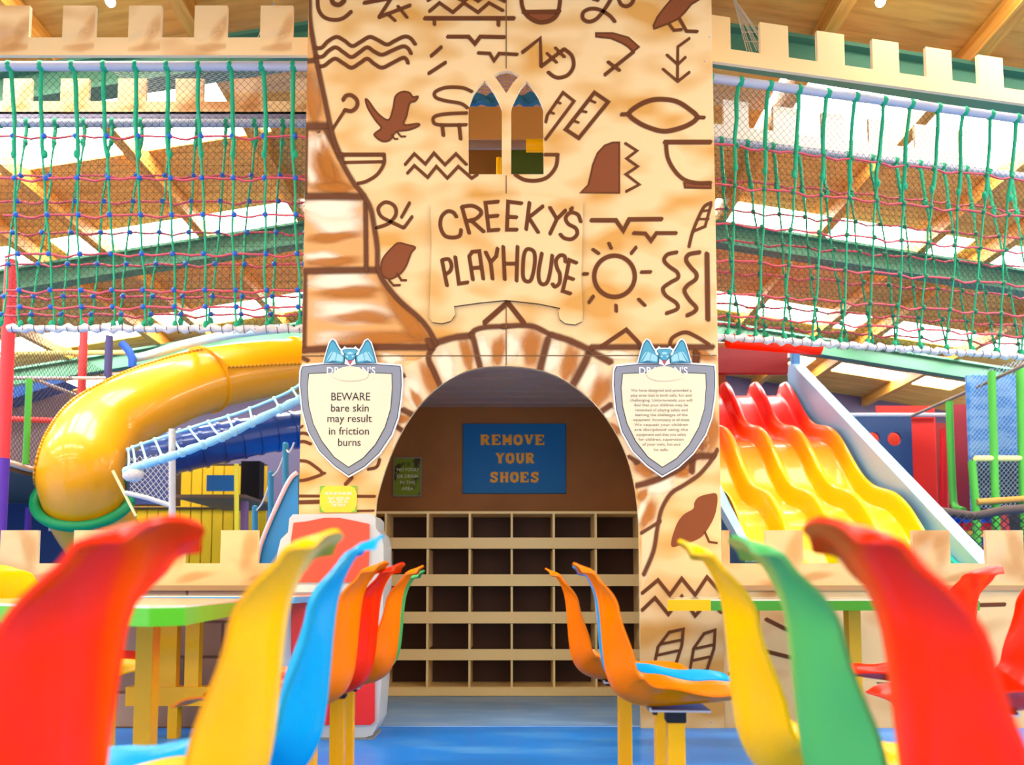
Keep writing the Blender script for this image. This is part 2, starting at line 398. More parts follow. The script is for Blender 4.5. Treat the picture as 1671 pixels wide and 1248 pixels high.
# stone joints
fb.ribbon([(v.x, v.y) for v in cr([(a, c, 0) for a, c in leftcurve], 4)], 13, lay(4), 8)
for c, L, w in ((A,((60,390),(135,385)),30),(A,((60,805),(215,805)),48),(A,((75,830),(70,1230)),26),(A,((210,830),(300,1010)),40),
    (S1,((40,85),(470,88)),44),(S1,((40,592),(570,585)),42),(S1,((485,120),(490,590)),30),(S1,((65,610),(60,1130)),44),(S1,((40,1130),(500,1110),(950,1110)),40),(S1,((910,1060),(930,1110)),40),
    (S1,((950,1085),(1080,1045),(1205,1030)),40),(S1,((1200,1035),(1225,995),(1310,972),(1450,968)),32),(S2,((0,970),(110,962),(210,968),(300,1010),(340,1030)),32),(S2,((330,1025),(450,1062),(600,1130)),40),
    (S2,((600,1108),(1430,1108)),36),(E1,((1130,20),(1150,90),(1185,240)),34),(E1,((880,110),(855,175),(890,260),(940,370)),32),(E1,((640,230),(700,290)),26),(E1,((690,500),(770,545)),34),(E1,((640,600),(700,640)),30),(E1,((30,170),(90,190)),26),
    (E2,((290,50),(265,140),(235,265)),40),(E2,((550,140),(500,250),(440,355)),44),(E2,((560,130),(690,200)),40),(E2,((690,470),(620,520)),34),(E2,((1235,140),(1230,200)),44),(E2,((800,800),(860,840)),30),
    (E2,((850,985),(1000,940),(1130,870),(1210,805),(1350,795)),36),(E2,((1210,805),(1205,900)),34)):
    c.line(L, w, len(L) > 2, False, 8, 3)
fb.ribbon([(v.x, v.y) for v in cr([(a, c, 0) for a, c in [(1171,733),(1160,752),(1140,775),(1115,792),(1095,805),(1080,830),(1073,860),(1066,900),(1050,938)]], 5)], 11, lay(4), 8)
fb.ribbon([(1046,870),(1078,850)], 9, lay(4), 8)
# seams
for L in ([(826,0),(826,112)], [(826,287),(826,318)], [(826,498),(826,580),(826,596)], [(493,581),(1169,580)]): fb.ribbon(L, 1.6, lay(5), 9)
# glyphs, left half
A.line([(150,-20),(155,60),(190,110),(250,128),(310,118),(365,75)], 24, True); A.line([(238,-10),(250,22),(285,32),(315,10),(318,-10)], 30, True)
A.line([(445,20),(600,-8)], 26); A.line([(615,-5),(540,112)]); A.line([(540,112),(740,35)]); A.line([(590,85),(645,135)], 20); A.line([(660,40),(720,115)], 20)
A.line([(860,75),(925,20),(1010,80),(1080,20),(1170,80),(1240,20),(1330,70)], 22); A.line([(850,5),(890,-20)]); A.line([(1040,-10),(1080,8),(1110,-12)]); A.line([(1140,-10),(1170,8),(1200,-12)]); A.line([(1300,-10),(1345,12)])
A.line([(830,118),(1400,118)], 28); A.line([(893,118),(893,160)], 22); A.line([(1300,118),(1300,165)], 24)
for L in ([(130,305),(175,305),(215,265),(270,237),(320,260),(370,295),(420,270),(480,237),(530,255),(590,285),(640,262),(700,235),(740,245),(772,285)],
          [(135,360),(180,362),(220,325),(265,303),(315,335),(365,365),(415,335),(465,303),(510,330),(560,350),(620,325),(690,297),(725,310),(745,345)],
          [(145,425),(190,420),(230,390),(265,375),(315,405),(365,432),(415,405),(465,375),(510,408),(560,432),(620,405),(690,370),(715,380),(725,405)]): A.line(L, 24, True)
A.line([(870,360),(938,300)]); A.line([(855,470),(965,398)])
A.line([(975,235),(1110,235),(1150,280),(1185,235),(1340,238)], 25); A.line([(1170,338),(1245,342),(1272,388),(1305,342),(1421,348)], 22)
A.line([(310,640),(330,612),(365,608),(400,640),(398,680),(365,708),(320,700)], 25, True); A.line([(325,700),(240,830)], 20)
A.fill([(455,635),(475,645),(530,720),(600,765),(630,690),(645,615),(690,585),(735,592),(755,618),(788,616),(770,645),(735,660),(715,740),(700,795),(785,788),(792,802),(730,828),(650,840),(610,892),(560,900),(512,865),(520,845),(555,815),(520,770),(470,690)])
A.line([(620,860),(640,885),(660,885)], 12); A.line([(655,840),(680,870),(710,870)], 12)
A.line([(1132,585),(1070,560),(970,558),(900,585),(900,620),(960,642),(1060,660),(1105,690)], 22, True); A.line([(1100,720),(980,725),(900,740),(885,770),(920,795),(1098,795)], 22, True)
A.line([(942,795),(950,865)], 24); A.line([(1050,795),(1060,888)], 24)
A.line([(705,1050),(765,980),(835,1045),(890,975),(960,1050),(1030,980),(1098,1050)], 20); A.line([(720,1105),(765,1055),(850,1130),(905,1060),(975,1135),(1045,1060),(1130,1135),(1168,1110)], 20)
A.line([(285,985),(575,985)], 26); A.line([(310,1035),(560,1030)], 20); A.line([(572,985),(572,1040),(530,1110),(460,1155),(405,1168)], 22, True)
# glyphs, right half
B_.fill([(140,85),(350,85),(335,120),(300,145),(250,152),(200,145),(155,115)], edge=False, sm=False); B_.line([(120,-10),(125,40),(150,95),(200,132),(250,145),(310,130),(352,85),(368,-10)], 26, True); B_.line([(130,78),(365,75)], 26)
B_.line([(700,-20),(650,60),(600,120),(550,140),(512,120),(515,80),(560,58),(620,65),(680,100),(715,140)], 24, True); B_.line([(740,0),(755,30),(785,42),(815,30),(835,0)], 24, True); B_.line([(575,-5),(610,5)], 22)
B_.fill([(1090,-20),(1250,-25),(1250,0),(1200,30),(1160,80),(1120,120),(1060,150),(965,185),(960,165),(985,110),(1030,50)], sm=False)
B_.line([(1060,155),(1090,195),(1140,190)], 20); B_.line([(1125,120),(1170,200),(1240,203)], 22)
B_.line([(125,335),(240,245),(245,425)]); B_.line([(245,425),(390,315)]); B_.line([(390,312),(440,355),(452,420),(420,475),(370,495),(330,490),(290,460)], 24, True); B_.line([(282,340),(345,400)], 20); B_.line([(335,305),(395,365)], 20)
B_.fill([(595,212),(700,212),(800,240),(868,300),(830,332),(800,300),(760,275),(690,245),(595,235)], sm=False); B_.line([(835,330),(650,478)]); B_.line([(670,395),(745,450)])
B_.line([(1190,245),(1115,300),(1113,520)], 18); B_.line([(1045,350),(1115,412),(1165,365)], 18); B_.line([(1020,440),(1115,520),(1190,460)], 18)
B_.line([(272,890),(455,645),(385,590),(285,735),(275,780)], 20); B_.line([(340,645),(370,660)], 16); B_.line([(300,712),(328,725)], 16)
B_.line([(585,590),(672,650),(485,880),(402,825)], 24, False, True); B_.line([(550,635),(592,655)], 16); B_.line([(492,705),(535,715)], 16); B_.line([(442,765),(485,782)], 16)
B_.line([(805,727),(860,675),(940,640),(1020,633),(1110,648),(1190,697),(1238,748),(1180,797),(1080,830),(1010,835),(930,812),(860,778)], 30, True, True); B_.line([(755,730),(800,727)], 26); B_.line([(1235,747),(1285,750)], 24)
B_.fill([(495,1228),(545,1180),(560,1120),(575,1050),(605,975),(650,927),(700,908),(743,907),(743,1228)], sm=False)
B_.line([(780,912),(855,960),(790,1010),(860,1060),(785,1110),(870,1175),(785,1220)], 18)
B_.line([(1030,905),(1325,905)], 30); B_.line([(1040,905),(1050,1000),(1090,1080),(1150,1140),(1230,1165),(1325,1165)], 26, True); B_.fill([(1155,1165),(1325,1165),(1325,1198),(1160,1195)], sm=False)
B_.line([(268,985),(355,985)], 22); B_.line([(350,985),(340,1060),(290,1125),(220,1150),(140,1145),(80,1112)], 24, True)
# middle band
S1.line([(555,300),(640,270),(690,210),(680,150),(620,125),(572,165),(590,220),(650,255),(745,300)], 24, True); S1.line([(745,300),(803,222)], 22); S1.line([(728,230),(785,128)], 22)
S1.fill([(590,575),(605,505),(670,430),(710,402),(770,415),(822,432),(795,470),(760,560),(720,612),(650,648),(600,620)])
S1.line([(645,655),(675,690),(720,688)], 16); S1.line([(700,610),(728,655),(762,655)], 16)
S1.line([(1290,945),(1450,805)], 36); S2.line([(35,805),(145,945)], 34)
S2.line([(600,248),(770,248),(820,318),(860,242),(1082,240)], 30); S2.line([(888,335),(970,338),(1008,388),(1045,335),(1180,335)], 26)
S2.line([(760+138*math.cos(a), 628+140*math.sin(a)) for a in [2*PI*k/40 for k in range(40)]], 30, False, True)
for L in ([(722,402),(738,440)],[(612,445),(655,475)],[(548,612),(580,612)],[(585,808),(618,762)],[(770,822),(772,868)],[(922,782),(968,828)],[(940,600),(1008,598)],[(872,475),(908,430)]): S2.line(L, 24)
S2.line([(1185,465),(1120,480),(1097,520),(1130,560),(1185,600),(1190,640),(1140,670),(1090,710),(1110,760),(1180,810),(1185,850),(1110,880)], 26, True)
S2.line([(1340,465),(1265,480),(1247,520),(1280,570),(1315,610),(1310,650),(1255,690),(1235,730),(1270,790),(1315,840),(1300,870),(1250,895)], 28, True); S2.line([(1388,472),(1394,925)], 34)
S2.line([(1265,430),(1290,330),(1330,230),(1370,155),(1418,128)], 22, True); S2.line([(1290,325),(1375,290),(1416,140)], 20); S2.line([(1332,240),(1400,240)], 16); S2.line([(1352,187),(1405,180)], 16)
S2.line([(670,1105),(840,990),(930,1085)], 28); S2.line([(1135,1085),(1160,1040),(1240,1008),(1320,1040),(1400,1090)], 26, True)
E2.line([(1230,130),(1232,215)], 36)
# piers, low down
E1.line([(15,615),(55,605)], 18); E1.line([(8,670),(50,650),(95,658)], 20, True); E1.line([(8,715),(60,703),(108,720)], 20, True)
E1.line([(8,825),(80,830),(130,860),(178,905),(130,930),(60,950),(8,950)], 20, True); E1.line([(175,905),(198,905)], 18); E1.line([(470,880),(525,865),(545,815)], 20, True); E1.line([(325,978),(370,930)], 24)
E1.line([(8,1050),(515,1052)], 18); E1.line([(8,1090),(170,1086)], 26); E1.line([(395,1145),(508,1143)], 14)
G = Crop(860, 820, 2.0604)
fb.poly([(v.x, v.y) for v in cr([(a, c, 0) for a, c in [(1170,807),(1156,806),(1140,811),(1133,820),(1131,830),(1115,840),(1103,858),(1095,890),(1112,889),(1142,878),(1158,858),(1168,835)]], 4, True)], lay(3), 3)
fb.ribbon([(1150,868),(1157,884),(1170,886)], 5, lay(4), 2)
G.line([(386,305),(440,260),(480,310),(520,255),(565,310),(605,250),(650,300)], 12); G.line([(386,362),(430,320),(475,375),(520,315),(565,380),(610,330),(655,370)], 12)
G.line([(428,545),(440,485),(478,435),(525,425),(520,480),(497,552)], 10, False, True); G.line([(450,475),(515,462)], 9, False); G.line([(440,512),(508,497)], 9)
G.line([(545,578),(560,490),(595,440),(632,428),(628,490),(605,562)], 10, False, True); G.line([(567,490),(622,478)], 9); G.line([(558,530),(612,518)], 9)
facade = fb.build('front_panel', FM, tower, attr=True)
# bolts on the panel seams
for px, py in ((507,579),(522,579),(1128,579),(1160,579),(1142,1135),(1156,1165),(1160,1178),(1150,100),(1158,60),(1085,1185)):
    q = at(px, py, D); b = MB(); b.ball((q.x, D-.002, q.z), .005, 8); b.build('bolt', M_steel, tower, 60)
# scroll board with the lettering
sb = MB()
sc_out = [(703,345),(704,336),(730,330),(780,322),(826,318),(875,321),(925,327),(951,333),(950,380),(948,460),(951,515),(949,526),(938,531),(922,529),(913,522),(911,510),(914,504),(880,497),(826,491),(785,495),(741,501),(743,515),(736,525),(722,529),(706,527),(701,520),(703,470),(705,400)]
SCY = D-.016
sb.prism([FP(sc_out)], lambda p, d: Vector((p[0], SCY+.0155*d, p[1])), 0, 1)
T1 = Crop(480, 300, 4.161, sb, SCY); T2 = Crop(820, 300, 4.161, sb, SCY)
for (c, L, sm) in ((T1,[(1105,235),(1080,202),(1040,197),(1002,235),(995,300),(1025,360),(1080,373),(1125,360),(1135,318)],1),
  (T1,[(1190,345),(1140,165)],0),(T1,[(1140,165),(1210,158),(1262,185),(1268,215),(1230,248),(1175,262)],1),(T1,[(1200,255),(1290,335)],0),
  (T1,[(1388,130),(1300,138),(1322,325),(1392,320)],0),(T1,[(1310,232),(1385,225)],0),(T2,[(132,142),(38,130),(30,320),(100,320)],0),(T2,[(32,232),(98,236)],0),
  (T2,[(183,135),(160,320)],0),(T2,[(275,160),(178,238),(243,340)],0),(T2,[(320,168),(368,248)],0),(T2,[(428,188),(368,248),(320,350)],0),(T2,[(458,186),(475,172)],0),
  (T2,[(530,268),(510,218),(460,205),(428,240),(445,280),(495,310),(505,350),(470,383),(420,378),(390,350)],1),
  (T1,[(1040,700),(1005,525)],0),(T1,[(1005,525),(1050,520),(1070,560),(1060,600),(1025,625)],1),(T1,[(1095,502),(1120,685),(1182,676)],0),
  (T1,[(1215,660),(1190,500),(1210,470),(1258,465),(1285,655)],0),(T1,[(1205,580),(1272,575)],0),(T1,[(1300,470),(1335,540)],0),(T1,[(1382,445),(1372,500),(1335,540),(1348,655)],0),
  (T1,[(1420,432),(1430,658)],0),(T2,[(102,432),(95,668)],0),(T2,[(12,550),(95,550)],0),
  (T2,[(175,450),(215,475),(217,560),(195,655),(165,670),(140,640),(140,540),(150,475)],2),
  (T2,[(267,478),(245,600),(250,668),(275,690),(305,670),(325,590),(337,492)],1),
  (T2,[(425,540),(420,500),(388,495),(362,530),(370,580),(388,620),(385,680),(355,705),(338,685)],1),
  (T2,[(503,545),(452,525),(430,640),(407,735),(462,753)],0),(T2,[(435,640),(482,656)],0)):
    c.line(L, 26, sm > 0, sm == 2, 2, 1)
sb.build('scroll_board', [M_sand, M_dark, B_line], tower, attr=True)
# tower side walls, alcove and upper room
for sx, x in ((-1, XL), (1, XR)):
    b = MB(); xa_, xb_ = (x if sx < 0 else x-.02), (x+.02 if sx < 0 else x); b.box((xa_, D+.026, 0), (xb_, 6.0, 2.35)); b.box((xa_, D+.026, 2.35), (xb_, D+.30, TZ)); b.build('side_panel', M_sand2, tower)
ACZ = at(0, 665, 5.95).z
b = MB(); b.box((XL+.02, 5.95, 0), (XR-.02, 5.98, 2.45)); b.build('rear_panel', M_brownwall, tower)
b = MB()
for k in range(9):
    y = D+.03+k*.17; b.box((XL+.021, y, ACZ), (XR-.021, y+.135, ACZ+.02))
b.box((XL+.021, D+.03, ACZ+.02), (XR-.021, 5.949, ACZ+.04)); b.build('alcove_ceiling', mat('slatted_grey_brown', '#C8B2A4', .5), tower)
b = MB(); b.box((XL+.021, D+.03, .001), (XR-.021, 5.949, .008)); b.build('alcove_lit_floor', M_floorlit, tower)  # thin added sheet: same floor inside, its paler lighting painted as colour
def panel(px0, py0, px1, py1, Y, th, name, m, parent):
    p, q = at(px0, py1, Y), at(px1, py0, Y); b = MB(); b.box((p.x, Y, p.z), (q.x, Y+th, q.z)); return b.build(name, m, parent)
panel(745, 174, 915, 226, 5.2, .02, 'interior_board', mat('tan_board', '#C88F4A', .5), tower)
panel(745, 227.5, 915, 241, 5.3, .03, 'interior_ledge', mat('grey_ledge', '#9A8478', .6), tower)
panel(745, 241, 826, 292, 5.5, .02, 'interior_board', mat('brown_board', '#8A5A24', .5), tower)
panel(826, 240, 915, 292, 5.45, .02, 'interior_board', mat('dark_green_board', '#46591F', .5), tower)
p = at(875, 238, 5.1); b = MB(); b.rod((p.x-.07, 5.1, p.z), (p.x+.12, 5.1, p.z), .042, 16); b.build('foam_bar', P_yellow, tower, 40)
p = at(814, 275, 5.15); q = at(814, 258, 5.15); b = MB(); b.rod(p+Vector((0,0,-.2)), q, .018, 12); b.build('foam_post', P_yellow, tower, 40)
b = MB(); nz0, nz1 = at(0, 174, 5.6).z, at(0, 60, 5.6).z; x0, x1 = at(740, 150, 5.6).x, at(915, 150, 5.6).x
for k in range(22): z = nz0+(nz1-nz0)*k/21; b.rod((x0, 5.6, z), (x1, 5.6, z), .006, 5)
for k in range(16): x = x0+(x1-x0)*k/15; b.rod((x, 5.6, nz0), (x, 5.6, nz1), .004, 5)
b.build('pink_net', mat('pink_cord', '#D8A0A0', .8), tower)
b = MB()
for k in range(3): z = at(0, 168-k*5, 5.4).z; b.tube([(at(740+i*9, 150, 5.4).x, 5.4+.02*math.sin(i*2+k), z+.008*math.sin(i*1.7+k)) for i in range(21)], .022, 8)
b.build('blue_rope_roll', mat('blue_cord', '#3C86B8', .8), tower, 60)

# ------------------------------------------------------------------ shoe rack in the doorway
RY = 5.6
rx0, rx1 = at(560, 900, RY).x, at(1044, 900, RY).x
zr = lambda py: at(800, py, RY).z
rack = thing('shoe_rack', ((rx0+rx1)/2, RY, 0), 'wide sand-painted pigeonhole shoe rack standing inside the arched doorway', 'shoe rack')
b = MB(); b.box((rx0-.02, RY, zr(838)), (rx1+.01, 5.93, zr(834))); b.build('top_board', M_rack, rack)
for (a, c) in ((877, 895), (937, 956), (998, 1017), (1059, 1077)):
    b = MB(); b.box((rx0, RY-.004, zr(c)), (rx1, RY+.012, zr(a))); b.box((rx0, RY+.012, zr(c)+.03), (rx1, 5.91, zr(c)+.045)); b.build('shelf', M_rack, rack)
b = MB(); b.box((rx0, RY-.004, .012), (rx1, RY+.012, zr(1122))); b.box((rx0, RY+.012, .06), (rx1, 5.91, .075)); b.build('kick_board', M_rack, rack)
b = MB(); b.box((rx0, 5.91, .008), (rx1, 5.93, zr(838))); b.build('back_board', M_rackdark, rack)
for x in (rx0-.018, rx1):
    b = MB(); b.box((x, RY-.004, .008), (x+.014, 5.93, zr(838))); b.build('end_board', M_rack, rack)
rowz = [(877,838),(937,896),(998,957),(1059,1018),(1122,1078)]
for i, (a, c) in enumerate(rowz):
    for k in range(7):
        if k == 6 and i < 5: px = 1038
        px = 629 + 68.7*k + (0 if i == 0 else -.6*i*(k-3)*.15) - (0 if i else 0)
        if k == 6: continue
        x = at(px, 900, RY).x; b = MB(); b.box((x-.008, RY-.002, zr(a)), (x+.008, 5.909, zr(c))); b.build('divider', M_rack, rack)

# ------------------------------------------------------------------ signs
def text(name, body, h, px, py, Y, m, parent, thick=.001, bold=0, width=None, align='CENTER', spacing=1.0):
    cu = bpy.data.curves.new('lettering_outline', 'FONT'); cu.body = body; cu.size = 1; cu.align_x = align; cu.align_y = 'CENTER'
    cu.space_character = spacing; cu.offset = bold; cu.extrude = .5; cu.resolution_u = 3
    o = bpy.data.objects.new('lettering_outline', cu); COL.objects.link(o)
    me = bpy.data.meshes.new_from_object(o.evaluated_get(bpy.context.evaluated_depsgraph_get()))
    bpy.data.objects.remove(o); bpy.data.curves.remove(cu)
    xs = [v.co.x for v in me.vertices]; ysv = [v.co.y for v in me.vertices]
    caph = .69; k = h/caph; kx = k
    if width: kx = width/(max(xs)-min(xs))
    p = at(px, py, Y); off = parent_loc(parent)
    mid = (max(ysv)+min(ysv))/2
    for v in me.vertices:
        v.co = Vector((p.x+v.co.x*kx, Y-.0005-thick*(v.co.z+.5), p.z+(v.co.y-mid)*k))-off
    me.materials.clear(); me.materials.append(m); me.name = name
    ob = bpy.data.objects.new(name, me); COL.objects.link(ob); ob.parent = parent; return ob
def pxh(n, Y): return n/FPX*Y*1.0
# blue sign on the alcove's back wall
SY = 5.93
p, q = at(755, 805, SY), at(923, 691, SY)
sg = thing('blue_sign', ((p.x+q.x)/2, SY, p.z), 'blue sign with gold slab letters on the brown wall above the shoe rack', 'sign')
b = MB(); b.box((p.x, SY, p.z), (q.x, SY+.018, q.z)); bevel(b.build('sign_board', M_signblue, sg), .003)
SL = {  # slab-serif letters as strokes on a 10 x 10 square: (points, width)
 'R': [([(2,0),(2,10)],3.2),([(0,9.3),(5,9.3)],1.5),([(0,.7),(4,.7)],1.5),([(3,9),(6.5,9),(8,7.4),(6.5,5.2),(3,5.2)],2.2),([(5,5),(7.6,.8)],3),([(6.6,.7),(10,.7)],1.5)],
 'E': [([(2.2,0),(2.2,10)],3.2),([(0,9.2),(9,9.2)],1.7),([(0,.8),(9.2,.8)],1.7),([(3,5),(6.4,5)],1.7),([(8.6,9.6),(8.6,6.8)],1.3),([(8.9,.3),(8.9,3.2)],1.3),([(6.2,3.6),(6.2,6.4)],1.1)],
 'M': [([(1.6,0),(1.6,10)],2.2),([(8.4,0),(8.4,10)],2.6),([(1.6,9.2),(5,2.5)],2.6),([(8.4,9.2),(5,2.5)],2.2),([(0,.7),(3.4,.7)],1.4),([(6.4,.7),(10,.7)],1.4),([(0,9.3),(2.4,9.3)],1.4),([(7.6,9.3),(10,9.3)],1.4)],
 'O': [([(5,9.1),(7.8,8),(8.6,5),(7.8,2),(5,.9),(2.2,2),(1.4,5),(2.2,8),(5,9.1)],2.8)],
 'V': [([(2,9.5),(5,.8)],2.8),([(8.2,9.5),(5,.8)],2),([(0,9.3),(4.2,9.3)],1.4),([(6.4,9.3),(10,9.3)],1.4)],
 'Y': [([(2,9.5),(5,4.8)],2.7),([(8.2,9.5),(5,4.8)],2),([(5,5),(5,0)],3),([(0,9.3),(4,9.3)],1.4),([(6.4,9.3),(10,9.3)],1.4),([(3,.7),(7,.7)],1.4)],
 'U': [([(2.2,9.5),(2.2,3.5),(3.4,1.4),(5.2,.9),(7,1.6),(8,3.5),(8,9.5)],2.6),([(.2,9.3),(4.4,9.3)],1.4),([(6.2,9.3),(9.8,9.3)],1.4)],
 'S': [([(8.2,7.4),(7,8.8),(4.6,9.1),(2.4,8.2),(2.2,6.6),(4,5.5),(6.6,4.6),(8,3.2),(7.2,1.5),(4.8,.8),(2.6,1.4),(1.4,2.8)],2.4),([(8.5,9.8),(8.5,6.6)],1.3),([(1.3,.2),(1.3,3.4)],1.3)],
 'H': [([(2.2,0),(2.2,10)],2.8),([(7.8,0),(7.8,10)],2.8),([(2,5),(8,5)],1.8),([(.2,.7),(4.2,.7)],1.4),([(5.8,.7),(9.8,.7)],1.4),([(.2,9.3),(4.2,9.3)],1.4),([(5.8,9.3),(9.8,9.3)],1.4)]}
def slab(b, word, px0, px1, py0, py1, Y):
    n = len(word); p0, p1 = at(px0, py1, Y), at(px1, py0, Y); adv = (p1.x-p0.x)/n; cw = adv*.86; ch = p1.z-p0.z; c = 0
    for i, ch_ in enumerate(word):
        ox = p0.x+i*adv+(adv-cw)/2
        for pts, wd in SL[ch_]:
            c += 1; hw = wd/2*ch/10; o = Y-.0015-(c % 9)*.0002
            Q = [Vector((ox+x/10*cw, p0.z+z/10*ch)) for x, z in pts]; F = []; V = []
            for k in range(len(Q)):
                d0 = (Q[k]-Q[max(k-1,0)]); d1 = (Q[min(k+1,len(Q)-1)]-Q[k]); d0 = d1 if d0.length < 1e-9 else d0; d1 = d0 if d1.length < 1e-9 else d1
                n0 = Vector((-d0.y, d0.x)).normalized(); n1 = Vector((-d1.y, d1.x)).normalized(); m = (n0+n1).normalized(); s_ = hw/max(m.dot(n0), .6)
                for sg_ in (1, -1): V.append(Vector((Q[k].x+m.x*s_*sg_, o, Q[k].y+m.y*s_*sg_)))
            for k in range(len(Q)-1): F.append((2*k, 2*k+1, 2*k+3, 2*k+2))
            b.add(V, F)
for wd_, a0, a1, c0, c1 in (('REMOVE', 783, 890, 709, 726), ('YOUR', 808, 873, 739, 756), ('SHOES', 798, 881, 770, 787)):
    b = MB(); slab(b, wd_, a0, a1, c0, c1, SY); b.build('lettering', M_signgold, sg, attr=True)
# small green poster on the alcove wall
p, q = at(641, 810, SY), at(688, 746, SY)
sg = thing('green_poster', ((p.x+q.x)/2, SY, p.z), 'small dark green poster with pale writing on the brown wall left of the blue sign', 'poster')
b = MB(); b.box((p.x, SY, p.z), (q.x, SY+.018, q.z)); b.build('poster_frame', mat('poster_rim', '#8C8A78', .5), sg)
b = MB(); p, q = at(643, 808, SY), at(686, 748, SY); b.box((p.x, SY-.002, p.z), (q.x, SY, q.z)); b.build('poster_sheet', mat('poster_green', '#7E9420', .5, noise=('#4C3A1C', 9, (1,1,1), .52, .6)), sg)
M_ink_pale = mat('pale_ink', '#EDEBD0', .6)
for body, py in (('NO FOOD', 766), ('OR DRINK', 777), ('IN THIS', 787), ('AREA', 797)):
    text('lettering', body, pxh(5.2, SY), 665, py, SY-.002, M_ink_pale, sg)
# shield signs
SHX = lambda L, dx: [(485+x/4.995+dx, 540+y/4.995) for x, y in L]
OUT = [(40,285),(130,272),(220,265),(330,262),(440,262),(550,262),(640,265),(750,272),(855,280),(864,340),(866,450),(858,560),(832,720),(782,860),(680,1010),(560,1120),(425,1197),(300,1110),(180,990),(90,830),(40,650),(20,450),(25,330)]
GREY = [(50,297),(220,278),(440,276),(640,278),(845,292),(853,345),(855,450),(846,558),(822,716),(772,852),(672,1002),(554,1110),(425,1184),(306,1100),(189,983),(100,826),(51,648),(32,450),(36,335)]
INK = [(100,353),(440,340),(780,353),(783,470),(770,642),(725,793),(645,935),(544,1046),(425,1119),(306,1036),(205,905),(135,762),(100,621),(88,470)]
CREAM = [(106,359),(440,347),(774,359),(777,470),(764,640),(719,789),(640,930),(540,1040),(425,1112),(310,1030),(210,900),(141,760),(106,620),(94,470)]
M_ink = mat('dark_ink', '#3A3733', .6); M_white = mat('white_print', '#F4F0EC', .5); M_cream = mat('cream_print', '#ECD8B4', .5)
M_shgrey = mat('shield_grey', '#8C8C94', .45); M_teal = mat('teal_print', '#4E9DB4', .5); M_aqua = mat('pale_aqua_print', '#9CCBD2', .5); M_dteal = mat('deep_teal_print', '#2C6C84', .5)
def shield(dx, label, lines):
    ys0 = D-.02
    c = at(570+dx, 779, D)
    t = thing('shield_sign', (c.x, D-.004, c.z), label, 'sign')
    def plate(L, y0, y1): return [FP(SHX(L, dx))], (lambda p, d: Vector((p[0], y0+(y1-y0)*d, p[1])))
    b = MB(); P, f = plate(OUT, ys0, D-.0035); b.prism(P, f); b.build('shield_board', M_white, t)
    b = MB(); P, f = plate([(425+(x-425)*1.0, y) for x, y in GREY], ys0-.001, ys0); b.prism(P, f, 0); b.build('shield_outline', M_ink, t)
    b = MB(); P, f = plate([(428+(x-428)*.985, 700+(y-700)*.985) for x, y in GREY], ys0-.002, ys0-.001); b.prism(P, f); b.build('shield_border', M_shgrey, t)
    b = MB(); P, f = plate(INK, ys0-.003, ys0-.002); b.prism(P, f); b.build('inner_outline', M_ink, t)
    b = MB(); P, f = plate(CREAM, ys0-.004, ys0-.003); b.prism(P, f); b.build('cream_panel', M_cream, t)
    yc = ys0-.005
    text('name_lettering', "DRAGON'S", pxh(11.5, D), 485+438/4.995+dx, 540+322/4.995, yc, M_white, t, bold=.012, width=pxh(80, D))
    b = MB(); f = (lambda p, d: Vector((p[0], yc-.003+.001*d, p[1]))); P = [FP([(485+v.x/4.995+dx, 540+v.y/4.995) for v in cr([(a, c_, 0) for a, c_ in [(300,356),(350,318),(440,296),(520,318),(585,356),(560,400),(440,418),(330,400)]], 3, True)])]; b.prism(P, f); b.build('cream_scroll', M_cream, t)
    # crest: a winged creature's head with spread wings
    cb = MB(); y0 = yc-.004
    fill = lambda L, k, mi: cb.prism([FP(SHX(L, dx))], lambda p, d: Vector((p[0], y0-.0008*k+.006*(1-.0)*d, p[1])), mi)
    wing = lambda g: [(226-g,272),(238-g,225),(256-g,160),(274-g,110-g),(296,80-g),(318+g,96-g),(336+g,132-g),(358+g,168-g),(388,196-g),(400,230),(396,276)]
    mirror = lambda L: [(880-x, y) for x, y in L]
    head_o = [(366,272),(360,190),(352,160),(378,156),(396,136),(412,150),(440,148),(468,150),(484,136),(502,156),(528,160),(520,190),(514,272),(470,282),(440,296),(410,282)]
    fill(wing(8), 0, 0); fill(mirror(wing(8)), 0, 0); fill(head_o, 1, 0)
    for f_ in (lambda L: L, mirror):
        fill(f_(wing(0)), 1, 3)
        fill(f_([(236,268),(248,222),(264,165),(280,120),(296,94),(312,108),(330,140),(352,175),(382,203),(392,232),(388,270)]), 2, 1)
        fill(f_([(244,266),(262,222),(284,188),(300,180)]), 3, 2); fill(f_([(262,262),(288,215),(306,182),(330,192),(318,252)]), 3, 2); fill(f_([(324,252),(336,196),(362,206),(382,226),(376,262)]), 3, 2)
        fill(f_([(262,268),(300,252),(340,268)]), 4, 3)
        fill(f_([(360,176),(380,186),(404,204),(400,212),(374,206)]), 5, 0)
    fill([(378,170),(400,160),(440,158),(480,160),(502,170),(498,200),(484,230),(466,250),(440,256),(414,250),(396,230),(382,200)], 4, 3)
    fill([(384,172),(404,165),(440,163),(476,165),(496,172),(492,198),(478,226),(462,244),(440,249),(418,244),(402,226),(388,198)], 5, 1)
    fill([(416,190),(440,184),(464,190),(456,204),(424,204)], 6, 2); fill([(408,216),(426,218),(420,226)], 6, 0); fill([(472,216),(454,218),(460,226)], 6, 0)
    fill([(420,254),(460,254),(450,272),(440,290),(430,272)], 6, 4)
    cb.build('winged_crest', [M_white, M_teal, M_aqua, M_dteal, mat('crest_red', '#B8485A', .5)], t)
    for body, x, y, h, wd in lines: text('notice_lettering', body, pxh(h, D), x, y, ys0-.004, M_ink if h > 8 else mat('brown_ink', '#8A7F6C', .6), t, width=pxh(wd, D), bold=(.004 if h > 8 else 0))
    return t
